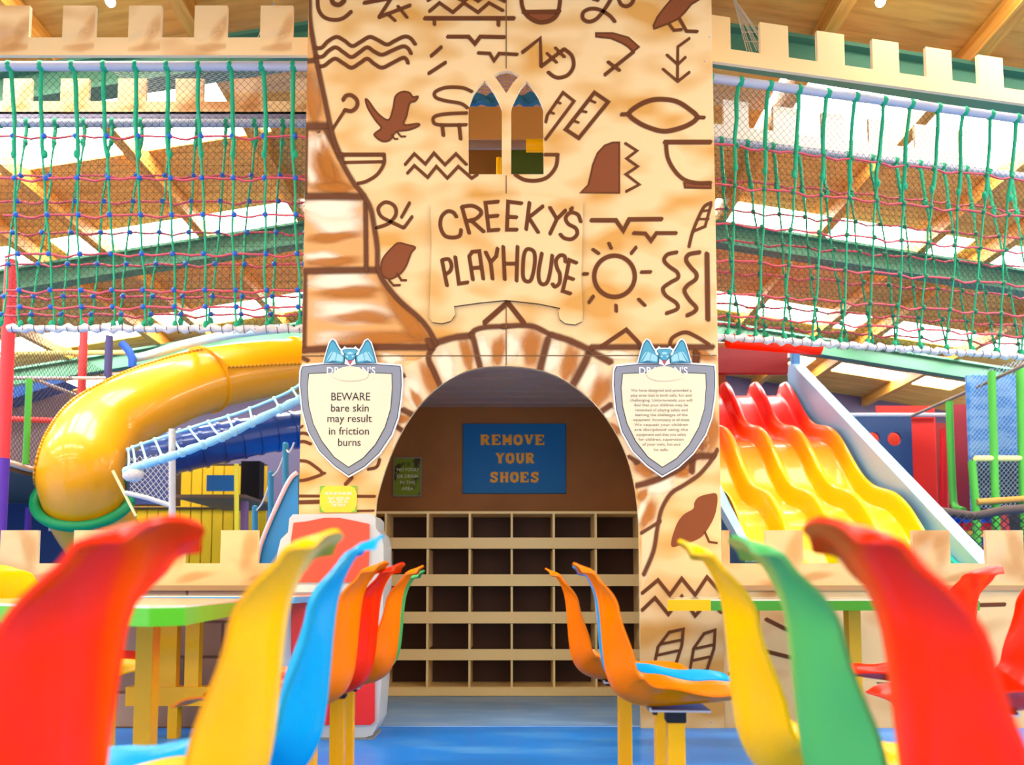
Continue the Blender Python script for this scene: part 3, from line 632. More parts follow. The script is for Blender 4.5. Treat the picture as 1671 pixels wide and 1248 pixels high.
shield(0, 'grey and cream shield sign warning of friction burns, left of the arch', [('BEWARE', 572, 647, 13, 64), ('bare skin', 571, 665.5, 12.5, 62), ('may result', 570, 684.5, 12.5, 73), ('in friction', 569.5, 703, 12.5, 66), ('burns', 570, 721.5, 12.5, 37)])
txt = ['We have designed and provided a', 'play area that is both safe, fun and', 'challenging. Unfortunately you will', 'find that your children may be', 'reminded of playing safely and', 'learning the challenges of the', 'equipment. Accompany at all times', 'We request your children', 'are disciplined using the', 'equipment and that you safely', 'for children, supervision', 'of your own, fun and', 'be safe.']
shield(509.5, 'grey and cream shield sign with many lines of small print, right of the arch', [(t_, 1079, 637.5+i*8.0, 4.6, [100,100,102,88,86,86,92,88,88,82,74,62,24][i]) for i, t_ in enumerate(txt)])
# yellow notice
p, q = at(522, 836, D), at(583, 793, D)
sg = thing('yellow_notice', ((p.x+q.x)/2, D-.004, p.z), 'yellow notice with white writing and green corners under the left shield sign', 'notice')
b = MB(); b.box((p.x, D-.008, p.z), (q.x, D-.0035, q.z)); b.build('notice_sheet', mat('notice_yellow', '#EACB34', .4), sg)
b = MB()
for sx, sz, cx, cz in ((1,1,p.x,p.z),(-1,1,q.x,p.z),(1,-1,p.x,q.z),(-1,-1,q.x,q.z)):
    b.prism([[(cx, cz), (cx+.035*sx, cz), (cx+.012*sx, cz+.012*sz), (cx, cz+.05*sz)]], lambda v, d: Vector((v[0], D-.0095+.001*d, v[1])))
b.build('green_corners', mat('notice_green', '#7DB43C', .5), sg)
for body, py, wd in (('PLEASE ENSURE', 805, 44), ('THAT SHOES ARE', 813, 36), ('PLACED IN', 818.5, 30), ('THE RACK', 824, 24)):
    text('lettering', body, pxh(4.6, D), 552.5, py, D-.0085, M_white, sg, width=pxh(wd, D))

# ------------------------------------------------------------------ battlement boards, low castle walls
def battlement(name, A, Bv, z0, zn, z1, first, pitch, wid, label, m, th=.025, L0=0.0):
    """crenellated board from A to B (xy), first = distance to first merlon"""
    A = Vector(A); Bv = Vector(Bv); L = (Bv-A).length; d = (Bv-A)/L; nn = Vector((-d.y, d.x))
    top = []; s_ = first
    while s_ < L:
        a, c = max(s_, 0), min(s_+wid, L)
        if c > a: top += [(a, zn), (a, z1), (c, z1), (c, zn)]
        s_ += pitch
    q = [(0, z0)] + ([(0, zn)] if first > 0 else []) + top + ([(L, zn)] if top[-1][0] < L-1e-6 else []) + [(L, z0)]
    q = [p for i, p in enumerate(q) if i == 0 or (Vector(p)-Vector(q[i-1])).length > 1e-5]
    b = MB(); b.prism([q], lambda p, dd: Vector((*(A+d*p[0]+nn*th*dd), p[1])), 0, 1)
    if m is M_sand2:
        s_ = first
        while s_ < L-.12:
            fn = lambda x, z, s_=s_: Vector((*(A+d*min(max(x, max(s_, 0)), min(s_+wid, L))-nn*.0006), min(max(z, z0), z1)))
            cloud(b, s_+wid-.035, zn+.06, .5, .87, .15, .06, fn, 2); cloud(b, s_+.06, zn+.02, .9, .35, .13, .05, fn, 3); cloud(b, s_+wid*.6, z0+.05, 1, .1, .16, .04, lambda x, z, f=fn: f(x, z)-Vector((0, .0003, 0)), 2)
            s_ += pitch
    o = b.build(name, [m, M_edge, B_haze, B_chaze], attr=True); return tag(o, label, 'battlement board')
zf = lambda py, Y: at(0, py, Y).z
xa = at(-60, 50, 4.5).x; xt = at(499, 50, 4.5).x
B1 = battlement('battlement_board', (xa, 4.5), (XL-.002, 4.5), zf(90, 4.5), zf(61, 4.5), zf(9, 4.5), at(-6, 50, 4.5).x-xa, .4065, .2, 'level crenellated sand board across the top left, touching the tower', M_sand2)
battlement('battlement_board', (at(-60, 150, 5.2).x, 5.2), (XL-.002, 5.2), zf(186, 5.2), zf(165, 5.2), zf(128, 5.2), at(5, 150, 5.2).x-at(-60, 150, 5.2).x, .4065, .2, 'farther crenellated board at the left, seen through the black net below the front one', M_sand2)
RA, RB = Vector((XR+.002, 4.585)), Vector((3.75, 5.07))
rd = (RB-RA).normalized(); rn = Vector((-rd.y, rd.x))
battlement('battlement_board', RA, RB, 4.09, 4.185, 4.395, -.02, .4, .195, 'slanting crenellated sand board across the top right, running away from the tower', M_sandplain)
RA2, RB2 = RA+rn*.77, RB+rn*.77
RA2 = RA2 + rd*((XR+.002-RA2.x)/rd.x)
battlement('battlement_board', RA2, RB2, 4.08, 4.2, 4.395, .36, .4, .2, 'pale farther crenellated board at the right, seen through the net', mat('pale_board', '#EBDCC8', .6))
M_brick = mat('low_wall_bricks', '#A98468', .6)
nt = M_brick.node_tree; bk = nt.nodes.new('ShaderNodeTexBrick'); tc = nt.nodes.new('ShaderNodeTexCoord'); mp = nt.nodes.new('ShaderNodeMapping'); mp.inputs['Rotation'].default_value = (PI/2, 0, 0)
bk.inputs['Color1'].default_value = lin('#B48A6E'); bk.inputs['Color2'].default_value = lin('#946C54'); bk.inputs['Mortar'].default_value = lin('#6A4636')
bk.inputs['Scale'].default_value = 1; bk.inputs['Brick Width'].default_value = .42; bk.inputs['Row Height'].default_value = .2; bk.inputs['Mortar Size'].default_value = .012; bk.inputs['Mortar Smooth'].default_value = .6
nt.links.new(tc.outputs['Object'], mp.inputs[0]); nt.links.new(mp.outputs[0], bk.inputs[0]); nt.links.new(bk.outputs[0], nt.nodes['Principled BSDF'].inputs['Base Color'])
def lowwall(x0, x1, m0, label, mbase, glyph=None):
    t = thing('castle_wall', ((x0+x1)/2, D, 0), label, 'low wall')
    z0, zn, z1 = zf(955, D), zf(919, D), zf(865, D)
    b = MB(); q = [(x0, z0), (x0, zn)]; s_ = m0
    while s_ < x1:
        a, c = max(s_, x0), min(s_+.215, x1)
        if c > a: q += [(a, zn), (a, z1), (c, z1), (c, zn)]
        s_ += .4235
    q += [(x1, zn), (x1, z0)]; q = [p for i, p in enumerate(q) if i == 0 or (Vector(p)-Vector(q[i-1])).length > 1e-5]
    b.prism([q], lambda p, d: Vector((p[0], D+.025*d, p[1])), 0, 1); s_ = m0; i = 0
    while s_ < x1-.1:
        a, c = max(s_, x0), min(s_+.215, x1); i += 1
        if c-a > .1:
            cl = lambda lo, hi, zz0, zz1, o: (lambda x, z: Vector((min(max(x, lo), hi), D-o, min(max(z, zz0), zz1))))
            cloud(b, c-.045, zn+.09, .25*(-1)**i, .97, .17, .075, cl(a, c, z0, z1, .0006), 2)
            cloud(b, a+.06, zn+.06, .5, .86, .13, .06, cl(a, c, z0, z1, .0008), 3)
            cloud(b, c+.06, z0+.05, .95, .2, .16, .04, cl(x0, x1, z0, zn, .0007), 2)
        s_ += .4235
    b.build('crenellated_board', [M_sand2, M_edge, B_haze, B_chaze], t, attr=True)
    b = MB(); b.box((x0, D-.01, z0-.03), (x1, D+.03, z0)); b.build('capping_rail', mat('rail_brown', '#B98A5A', .6), t)
    b = MB(); b.box((x0, D+.005, 0), (x1, D+.03, z0-.03)); b.build('lower_board', mbase, t)
    return t
lowwall(-4.6, XL-.002, at(-480, 900, D).x, 'low crenellated castle wall with brown painted bricks, left of the tower', M_brick)
lw = lowwall(XR+.002, 4.6, at(1130, 900, D).x, 'low crenellated castle wall in plain sand colour, right of the tower', M_sand2)
b = MB()
for L in ([(1190,1100),(1240,1060),(1300,1075),(1360,1040)], [(1560,988),(1640,986)], [(1250,1010),(1290,1030)]):
    b.ribbon(L, 9, lambda p: at(p[0], p[1], D+.0035), 0)
b.build('painted_stripes', B_line, lw, attr=True)

# ------------------------------------------------------------------ coin machine
my = 4.08
mx0, mx1 = at(458, 1000, my).x, at(624, 1000, my).x; zm = lambda py: at(0, py, my).z
mach = thing('coin_machine', ((mx0+mx1)/2, my+.13, 0), 'grey and red coin-operated children\'s machine with rounded corners, in front of the tower\'s left pier', 'coin machine')
PX = lambda L: [(at(x, y, my).x, max(at(x, y, my).z, .012)) for x, y in L]
body = PX([(470,1204),(462,1192),(455,1120),(450,940),(452,905),(458,880),(470,868),(472,846),(478,839),(606,838),(613,845),(613,862),(622,872),(626,890),(626,940),(622,1120),(617,1180),(608,1199),(596,1204)])
b = MB(); b.prism([body], lambda p, d: Vector((p[0], my+.27*d, p[1]))); bevel(b.build('machine_body', mat('warm_grey_plastic', '#CFCBC4', .35, coat=.3), mach), .018, 3)
M_mred = mat('machine_red', '#FF4A26', .35, coat=.3)
b = MB(); b.prism([PX([(477,950),(473,900),(480,853),(500,851),(530,845),(555,845),(580,850),(603,855),(603,900),(600,950)])], lambda p, d: Vector((p[0], my-.012+.02*d, p[1]))); bevel(b.build('screen_hood', M_mred, mach), .004)
b = MB(); b.prism([PX([(480,1182),(476,1100),(476,970),(604,970),(612,1100),(612,1176),(606,1182)])], lambda p, d: Vector((p[0], my-.012+.02*d, p[1]))); bevel(b.build('front_door', mat('machine_deep_red', '#F5231A', .35, coat=.3), mach), .004)
b = MB(); b.box((mx0+.05, my-.004, .0), (mx1-.04, my+.25, .011)); b.build('foot_plate', mat('foot_grey', '#8C8A88', .5), mach)
b = MB(); b.box((at(470, 960, my).x, my-.016, zm(966)), (at(610, 960, my).x, my, zm(954))); b.build('coin_shelf', mat('warm_grey_plastic', '#CFCBC4'), mach)

# ------------------------------------------------------------------ chairs: moulded shells on steel posts
PROF = cr([(.225,0,.452),(.19,0,.463),(.10,0,.452),(0,0,.440),(-.10,0,.432),(-.165,0,.437),(-.220,0,.465),(-.248,0,.512),(-.259,0,.57),(-.265,0,.64),(-.270,0,.71),(-.278,0,.77),(-.293,0,.815),(-.318,0,.855),(-.362,0,.885)], 4)
def lerp_tab(tab, t):
    for (a, x), (c, y) in zip(tab, tab[1:]):
        if t <= c: 
            k = (t-a)/(c-a); k = k*k*(3-2*k); return x+(y-x)*k
    return tab[-1][1]
def shell_grid(off):
    """half width and rim lift along the profile; off = outward offset of the surface"""
    N = len(PROF); G = []
    L = [0]
    for i in range(1, N): L.append(L[-1]+(PROF[i]-PROF[i-1]).length)
    for i in range(N):
        t = L[i]/L[-1]; p = PROF[i]
        tg = (PROF[min(i+1, N-1)]-PROF[max(i-1, 0)]).normalized(); nrm = Vector((tg.z, 0, -tg.x))       # towards the sitter
        wd = lerp_tab([(0, .130), (.12, .150), (.3, .157), (.5, .157), (.7, .152), (.85, .150), (.94, .147), (1, .128)], t)
        lift = lerp_tab([(0, .012), (.15, .04), (.35, .085), (.48, .105), (.62, .088), (.8, .055), (.93, .02), (1, .0)], t)
        row = []
        for k in range(-10, 11):
            u = k/10; a = abs(u)
            y = wd*(a**.92)*(1 if u > 0 else -1) if u else 0
            l = lift*a**2.3
            if a > .85: q_ = (a-.85)/.15; y += .012*q_*(1 if u > 0 else -1); l -= .010*q_*min(1, t*4)
            dome = -.036*((t-.8)/.2)**2*(a**3) if t > .8 else 0
            if t < .1: dome = -.02*(.1-t)/.1*a*a
            row.append(p + nrm*(l-off) + Vector((0, y, 0)) + tg*dome)
        G.append(row)
    return G
def shell_mesh(b):
    A_, B2 = shell_grid(0), shell_grid(.007)
    b.grid(A_); b.grid([r[::-1] for r in B2])
    n, m = len(A_), len(A_[0])
    ring = [(i, 0) for i in range(n)] + [(n-1, k) for k in range(1, m)] + [(i, m-1) for i in range(n-2, -1, -1)] + [(0, k) for k in range(m-2, 0, -1)]
    V = [A_[i][k] for i, k in ring] + [B2[i][k] for i, k in ring]; q = len(ring)
    b.add(V, [(i, (i+1) % q, q+(i+1) % q, q+i) for i in range(q)])
def make_chair(px=-.04):
    t = thing('shell_chair', (0,0,0), '', 'chair', local=True)
    b = MB(); shell_mesh(b); o = b.build('seat_shell', P_red, t)
    bm = bmesh.new(); bm.from_mesh(o.data); bmesh.ops.remove_doubles(bm, verts=bm.verts, dist=.0004); bmesh.ops.recalc_face_normals(bm, faces=bm.faces); bm.to_mesh(o.data); bm.free()
    o.data.polygons.foreach_set('use_smooth', [True]*len(o.data.polygons)); o.data.set_sharp_from_angle(angle=math.radians(50))
    b = MB(); b.box((px-.028, -.028, 0.006), (px+.028, .028, .375)); po = bevel(b.build('post', M_yellow, t), .006)
    b = MB(); b.box((px-.031, -.031, .375), (px+.031, .031, .415)); bevel(b.build('post_cap', M_black, po), .004)
    b = MB(); b.box((px-.09, -.07, .415), (px+.10, .07, .421)); b.box((px-.09, -.07, .421), (px-.084, .07, .428)); sbk = b.build('seat_bracket', M_steel, t)
    for sy in (-1, 1):
        b = MB(); b.rod((px-.07, sy*.05, .404), (px-.07, sy*.05, .415), .008, 6); b.build('bolt', M_black, sbk)
    b = MB(); b.box((px-.08, -.08, 0), (px+.08, .08, .008)); b.build('floor_plate', M_yellow, po)
    return t
protos = make_chair()
used = [False]
def chair(tx, ty, head, shell, label, group=None, dz=0):
    """tx, ty: where the middle of the top edge stands; head: the way the sitter faces (degrees)"""
    h = math.radians(head); r = protos
    if used[0]:
        r = protos.copy(); COL.objects.link(r)
        for ch in protos.children:
            c = ch.copy(); COL.objects.link(c); c.parent = r
            for g in ch.children: d = g.copy(); COL.objects.link(d); d.parent = c
            if c.name.startswith('seat_shell') and ch.data.materials[0] is not shell:
                key = 'seat_shell_'+shell.name
                me = bpy.data.meshes.get(key)
                if me is None: me = ch.data.copy(); me.name = key; me.materials[0] = shell
                c.data = me
    else:
        used[0] = True; next(c for c in r.children if c.name == 'seat_shell').data.materials[0] = shell
    r.location = (tx+.362*math.cos(h), ty+.362*math.sin(h), 0); r.rotation_euler = (0, 0, h); r.scale = (1, 1, 1+dz/.885)
    tag(r, label, 'chair', group); return r
GL, GR = 'shell chairs along the left side of the aisle', 'shell chairs along the right side of the aisle'
chair(-.375, .89, 188, P_red, 'big blurred red shell chair nearest the camera on the left of the aisle', GL, 0)
chair(-.275, 1.22, 188, P_yellow, 'blurred yellow shell chair behind the nearest red one, left of the aisle', GL, .01)
chair(-.257, 1.49, 196, P_blue, 'blue shell chair between the yellow one and the machine, left of the aisle', GL, .02)
chair(-.40, 2.45, 183, P_orange, 'orange shell chair mostly hidden between a blue and a red one, left row', GL, 0)
chair(-.385, 2.72, 183, P_red, 'red shell chair, second from the far end of the left row', GL, .004)
chair(-.35, 3.02, 185, P_orange, 'orange shell chair at the far end of the left row, by the shoe rack', GL, .002)
chair(-.385, 3.36, 184, P_green, 'green shell chair showing only its edge behind the far orange one, left of the aisle', GL, -.01)
chair(.352, .90, -13, P_red, 'big blurred red shell chair nearest the camera on the right of the aisle', GR, 0)
chair(.345, 1.205, -13, P_green, 'blurred green shell chair between the red and yellow ones, right of the aisle', GR, 0)
chair(.33, 1.51, -13, P_yellow, 'blurred yellow shell chair behind the green one, right of the aisle', GR, .012)
chair(.20, 2.5, -3, P_orange, 'orange shell chair seen from the side with its seat showing, right of the aisle', GR, -.003)
chair(.228, 2.86, -3, P_blue, 'blue shell chair showing only its edge between two orange ones, right of the aisle', GR, -.003)
chair(.14, 3.2, -3, P_orange, 'orange shell chair at the far end of the right row, before the shoe rack', GR, -.004)
GW = 'shell chairs across the tables'
chair(-2.15, 3.18, 0, P_yellow, 'yellow shell chair at the left edge beyond the green-edged table', GW, .01)
chair(-2.42, 3.66, 12, P_red, 'small red shell chair in front of the left castle wall', GW, -.01)
chair(1.86, 2.95, 168, P_red, 'red shell chair before the right castle wall, left one of two', GW, .0)
chair(1.76, 2.35, 170, P_red, 'red shell chair cut by the right edge of the picture', GW, .0)

# ------------------------------------------------------------------ tables
def table(x0, x1, y0, y1, zt, th, edge, label, quad=None, end=None, legs=()):
    t = thing('cafe_table', ((x0+x1)/2, (y0+y1)/2, 0), label, 'table')
    q = quad or [(x0, y0), (x1, y0), (x1, y1), (x0, y1)]
    b = MB(); b.prism([q], lambda p, d: Vector((p[0], p[1], zt-.006*d)))
    b.build('table_top', mat('glossy_cream_top', '#F3EFD0', .12, coat=.6), t)
    c = Vector(((x0+x1)/2, (y0+y1)/2)); b = MB(); b.prism([q], lambda p, d: Vector((p[0], p[1], zt-.006-th*d)))
    bevel(b.build('edge_band', edge, t), .004)
    if end:
        b = MB(); b.prism([[(x0-.004, y0-.006), (x0+.19, y0-.006), (x0+.30, y1+.004), (x0+.20, y1+.004)]], lambda p, d: Vector((p[0], p[1], zt-.001-(th+.006)*d))); b.build('end_pad', end, t)
    for lx, ly in legs:
        b = MB(); b.box((lx-.03, ly-.03, 0), (lx+.03, ly+.03, zt-th-.006)); b.build('leg', M_yellow, t)
    return t
M_lime = mat('lime_edge', '#59BE1E', .35, coat=.3)
table(-2.1, -.82, 1.9, 3.3, .757, .046, M_lime, 'green-edged table with a clipped corner behind the red chair on the left', quad=[(-1.9, 2.35), (-.90, 1.91), (-.835, 1.97), (-1.0, 2.95), (-2.0, 3.4)], legs=((-1.32, 2.5), (-1.32, 2.8)))
tb = table(-2.5, -1.05, 3.72, 4.28, .757, .03, mat('sky_edge', '#3FA8DC', .35), 'blue-edged table on a yellow slatted trestle against the left castle wall', quad=None)
for (x0, x1) in ((-2.0, -1.93), (-1.88, -1.79), (-1.745, -1.67)):
    b = MB(); b.box((x0, 4.12, .27), (x1, 4.17, .72)); b.build('slat', M_yellow, tb)
b = MB(); b.box((-2.05, 4.11, .17), (-1.30, 4.18, .27)); b.build('cross_bar', M_yellow, tb)
for x in (-1.97, -1.80, -1.38):
    b = MB(); b.box((x-.025, 4.115, 0), (x+.025, 4.175, .17)); b.build('leg', M_yellow, tb)
for (x0, x1) in ((-1.40, -1.34),):
    b = MB(); b.box((x0, 4.12, .27), (x1, 4.17, .72)); b.build('slat', M_yellow, tb)
table(.70, 2.1, 3.45, 4.2, .745, .044, mat('green_edge', '#3F9A2A', .35), 'table with a yellow corner and green edge beyond the right row of chairs', quad=[(.70, 3.45), (2.1, 3.45), (2.1, 4.2), (.90, 4.2)], end=P_yellow, legs=((1.2, 3.85), (1.7, 3.85)))

# ------------------------------------------------------------------ rope bridges: rails, rope nets, fine black netting
def rope_net(A, Bv, C, Dv, nv, rows, label, knot, group, seed, hem=True, first=.5, sleeve=.33, rail_r=.028, vmat=None):
    """A-B: top rail; C-D: foot; nv upright ropes; rows: fractions down from the rail"""
    rnd = random.Random(seed); A, Bv, C, Dv = map(Vector, (A, Bv, C, Dv))
    t = thing('rope_net', (A+Bv+C+Dv)/4, label, 'climbing net', group)
    P = lambda u, v: (A.lerp(Bv, u)).lerp(C.lerp(Dv, u), v)
    b = MB(); b.rod(A, Bv, rail_r, 12); b.build('top_rail', M_rail, t, 40)
    outw = (Bv-A).normalized().cross(Vector((0,0,1)))*-1
    us = [(k+first)/nv for k in range(nv)]; jit = {}
    for i, u in enumerate(us):
        pts = []; R = []; ph = rnd.random()*6
        for k in range(15):
            v = k/14; j = (rnd.random()-.5)*.012
            jit[(i, k)] = j
            q = P(u, v)+Vector((j+.012*math.sin(v*5+ph), 0, 0)); pts.append(q)
            top = v < sleeve
            R.append(.0125*(1+.25*rnd.random()) if top else .0078)
        pts[0] = P(u, 0)+Vector((0,0,rail_r)); b = MB(); b.tube(cr(pts, 2), [R[min(k//2, 14)] for k in range(29)], 6)
        q = P(u, sleeve); b.ball(q, .02, 8, sc=(.9,.9,1.5)); b.ball(P(u, .985), .02, 8, sc=(1,1,1.6)); b.ball(P(u, 0), rail_r*1.25, 8)
        b.build('upright_rope', M_greenrope if vmat is None else vmat, t, 60)
    kn = None
    for v in rows:
        pts = []; ph = rnd.random()*6
        for k in range(nv*4+1):
            u = k/(nv*4); near = min(abs(u-w_) for w_ in us)*nv
            q = P(u, v); q.z -= .03*min(near*2, 1)*(.5+.5*math.sin(k*.7+ph)); pts.append(q)
        b = MB(); b.tube(pts, .0078, 6); b.build('cross_rope', M_redrope, t, 60)
        for u in us:
            q = P(u, v)
            if kn is None:
                b = MB(); b.ball((0,0,0), .018, 10, sc=(1.05, 1, 1)); LOCAL.add('__'); kn = b.build('knot', knot, None, 60); kn.parent = t; kn.location = q-t.location
            else:
                c = kn.copy(); COL.objects.link(c); c.location = q-t.location
    if hem:
        b = MB(); n = max(int((Dv-C).length/.035), 4)
        pts = [C.lerp(Dv, k/n)+Vector((0, 0, .008*math.sin(k*1.9))) for k in range(n+1)]
        b.tube(pts, [.023+.007*math.sin(k*2.4) for k in range(n+1)], 9); b.build('bound_hem', M_hem, t, 60)
        b = MB()
        for k in range(1, n, 2): q = C.lerp(Dv, k/n); d = (Dv-C).normalized(); b.tube([q+d*.004*s_+Vector((0, .031*math.cos(a), .031*math.sin(a))) for s_, a in ((0, 0), (1, 1.2), (0, 2.4), (1, 3.6), (0, 4.8), (1, 6.0))], .0022, 4)
        o = b.build('hem_lashing', M_net, t); o['kind'] = 'stuff'
    return t
def netting(quad, step, r, m, label, diag=True, name='safety_netting', seed=1):
    """fine netting over a quad (A-B top, C-D bottom)"""
    A, Bv, C, Dv = map(Vector, quad); W = (Bv-A).length; H = (C-A).length; rnd = random.Random(seed); b = MB()
    def P(x, y): u, v = x/W, y/H; return A.lerp(Bv, u).lerp(C.lerp(Dv, u), v)
    def seg(p, q):
        n = max(2, int(((q[0]-p[0])**2+(q[1]-p[1])**2)**.5/.22)); pts = []
        for k in range(n+1):
            t = k/n; wv = .004 if 0 < k < n else 0
            pts.append(P(p[0]+(q[0]-p[0])*t+(rnd.random()-.5)*wv, p[1]+(q[1]-p[1])*t))
        b.tube(pts, r, 4)
    if diag:
        k = -H
        while k < W:
            x0, y0 = (k, 0) if k >= 0 else (0, -k); x1, y1 = (k+H, H) if k+H <= W else (W, W-k)
            if x1 > x0: seg((x0, y0), (x1, y1)); seg((W-x0, y0), (W-x1, y1))
            k += step
    else:
        x = 0
        while x <= W: seg((x, 0), (x, H)); x += step
        y = 0
        while y <= H: seg((0, y), (W, y)); y += step
    o = b.build(name, m); tag(o, label, 'netting'); return o
GNET = 'rope nets of the bridges'
X0 = -3.25; XT = XL-.03; FZ = at(0, 108, 4.62).z; BZ = 2.46
rope_net((X0, 4.62, FZ), (XT, 4.62, FZ), (X0, 4.84, BZ), (XT, 4.84, BZ), 10, [.262, .42, .56, .71, .85, .915], 'green and red rope net with blue knots, near side of the left bridge', M_blueknot, GNET, 1, first=.42)
RZ_ = at(0, 201, 5.16).z
rope_net((X0-.4, 5.16, RZ_), (XT, 5.16, RZ_), (X0-.4, 4.97, BZ+.07), (XT, 4.97, BZ+.07), 12, [.27, .40, .555, .71, .865, .95], 'green and red rope net with blue knots, far side of the left bridge', M_blueknot, GNET, 2, hem=False, first=.3, sleeve=.1)
netting(((X0, 4.66, FZ+.02), (XT, 4.66, FZ+.02), (X0, 4.86, BZ+.03), (XT, 4.86, BZ+.03)), .046, .00115, M_net, 'fine black diamond netting over the near side of the left rope bridge', seed=3)
netting(((X0-.4, 5.12, RZ_), (XT, 5.12, RZ_), (X0-.4, 4.99, BZ+.1), (XT, 4.99, BZ+.1)), .05, .001, M_net, 'fine black square netting over the far side of the left rope bridge', False, seed=4)
# purple bar under the farther battlement
b = MB(); p = at(0, 190, 5.22); b.box((X0-.5, 5.2, zf(195, 5.22)), (XT, 5.23, zf(185, 5.22))); tag(b.build('purple_rail', mat('purple_grey', '#7C7488', .5)), 'purple-grey rail along the foot of the farther left battlement', 'rail')
# pale net roof between the boards, left and right
M_netbuff = mat('buff_net_cord', '#B9A88C', .8)
netting(((-2.6, 4.64, FZ+.03), (XT, 4.64, FZ+.03), (-2.6, 5.14, RZ_+.2), (XT, 5.14, RZ_+.22)), .05, .0015, M_netpale, 'pale netting roof over the left rope bridge', seed=5)
RAn = RA+rn*.11; Lr = 2.75
def RP(s_, off, z): q = RA+rd*s_+rn*off; return (q.x, q.y, z)
s0 = .03
rope_net(RP(s0, .13, FZ), RP(Lr, .13, FZ), RP(s0, .38, BZ), RP(Lr, .38, BZ), 13, [.245, .4, .55, .69, .82, .91], 'green and red rope net with green knots, near side of the right bridge', M_greenknot, GNET, 6, first=.3)
rope_net(RP(s0-.05, .72, RZ_), RP(Lr+.3, .72, RZ_), RP(s0-.05, .5, BZ+.05), RP(Lr+.3, .5, BZ+.05), 15, [.2, .36, .52, .68, .84, .94], 'green and red rope net with green knots, far side of the right bridge', M_greenknot, GNET, 7, hem=False, first=.3, sleeve=.22)
netting((RP(s0, .17, FZ+.02), RP(Lr, .17, FZ+.02), RP(s0, .4, BZ+.03), RP(Lr, .4, BZ+.03)), .046, .00115, M_net, 'fine black diamond netting over the near side of the right rope bridge', seed=8)
netting((RP(s0, .68, RZ_), RP(Lr, .68, RZ_), RP(s0, .46, BZ+.1), RP(Lr, .46, BZ+.1)), .05, .001, M_net, 'fine black square netting over the far side of the right rope bridge', False, seed=9)
netting((RP(s0, .14, FZ+.03), RP(1.5, .14, FZ+.03), RP(s0, .62, RZ_+.2), RP(1.5, .62, RZ_+.2)), .05, .0015, M_netpale, 'pale netting roof over the right rope bridge', seed=10)
# bunched hanging nets with their cords at the top
for (px, py, tx, ty, lab) in ((440, 62, 447, 2, 'bunched pale net on a yellow cord between the last two top-left merlons'), (1240, 78, 1195, -8, 'bunched pale net on a yellow cord behind the top-right battlement')):
    Y = 4.9; p = at(px, py, Y); q = at(tx, ty, Y)
    t = thing('hanging_net', (p.x, p.y, p.z), lab, 'hanging net'); b = MB()
    for k in range(9): b.rod(q, p+Vector(((k-4)*.022, (k % 3)*.01, -.02)), .003, 4)
    for k in range(5):
        f = (k+1)/6; b.rod(q.lerp(p+Vector((-.09, 0, -.02)), f), q.lerp(p+Vector((.09, 0, -.02)), f), .003, 4)
    b.build('net_bundle', M_netbuff, t)
    b = MB(); e = at(tx + (tx-px)*1.5, ty-110, Y+.2); b.rod(q, e, .005, 6); b.build('cord', mat('yellow_cord', '#E8C63C', .6), t)

# ------------------------------------------------------------------ yellow tube slide (left)
def px3(L): return [at(x, y, Y) for x, y, Y in L]
axis = cr([tuple(p) for p in px3([(600,585,10.3),(540,592,10.2),(485,598,9.9),(410,606,9.3),(335,620,8.7),(270,642,8.2),(215,668,7.8),(165,700,7.5),(141,735,7.25),(131,772,7.1),(138,812,7.25),(152,850,7.5),(178,890,7.8),(212,930,8.15)])], 6)
ts = thing('tube_slide', (axis[0].x, axis[0].y, axis[0].z-.4), 'big yellow tube slide curving down at the left of the tower', 'slide')
M_tube = mat('yellow_tube_gelcoat', '#F5A200', .36, coat=.35)
cut = 24; SR = .362
b = MB(); b.tube(axis[:cut+1], SR*.985, 36, caps=False); b.build('tube_section', M_tube, ts, 50)
b = MB(); b.tube(axis[cut:], SR, 36, caps=False); b.build('tube_section', M_tube, ts, 50)
for k in (cut, 12):
    b = MB(); d = (axis[k+1]-axis[k-1]).normalized(); b.tube([axis[k]-d*.02, axis[k]-d*.012, axis[k]+d*.012, axis[k]+d*.02], [SR, SR+.025, SR+.025, SR], 36); b.build('joint_flange', M_tube, ts, 50)
def seam(i0, i1, r0, r1):
    out = []
    for i in range(i0, i1):
        d = (axis[min(i+1, len(axis)-1)]-axis[max(i-1, 0)]).normalized(); ref = Vector(r0).lerp(Vector(r1), (i-i0)/max(i1-i0-1, 1))
        out.append(axis[i]+(ref-d*ref.dot(d)).normalized()*(SR+.004))
    return out
for i0, i1, r0, r1 in ((6, cut+1, (0, -.96, -.25), (0, -.96, -.25)), (cut, len(axis)-6, (0, -.8, .6), (-.93, -.35, .1))):
    q = seam(i0, i1, r0, r1); b = MB(); b.tube(q, .014, 6); sfl = b.build('seam_flange', M_tube, ts, 50)
    b = MB()
    for k in range(0, len(q)-1):
        for f in (0, .5): c = q[k].lerp(q[k+1], f); b.ball(c, .018, 6)
    o = b.build('seam_bolts', mat('amber_bolt', '#A86800', .5), sfl, 50); o['kind'] = 'stuff'
ci = next(i for i in range(len(axis)) if axis[i].z < at(0, 808, 7.25).z)
d = (axis[ci+1]-axis[ci-1]).normalized(); sd = d.cross(Vector((0,1,0))).normalized(); fw = sd.cross(d)
b = MB(); b.tube([axis[ci]+(sd*math.cos(a)+fw*math.sin(a))*(SR+.05) for a in [2*PI*k/40 for k in range(40)]], .05, 10, closed=True); b.build('green_padded_ring', mat('green_pad', '#0E8A4E', .45), ts, 60)
b = MB(); b.rod(at(184, 768, 6.9), at(222, 842, 6.9), .014, 8); b.build('edge_strip', mat('pale_yellow_trim', '#F2E2A0', .5), ts, 50)

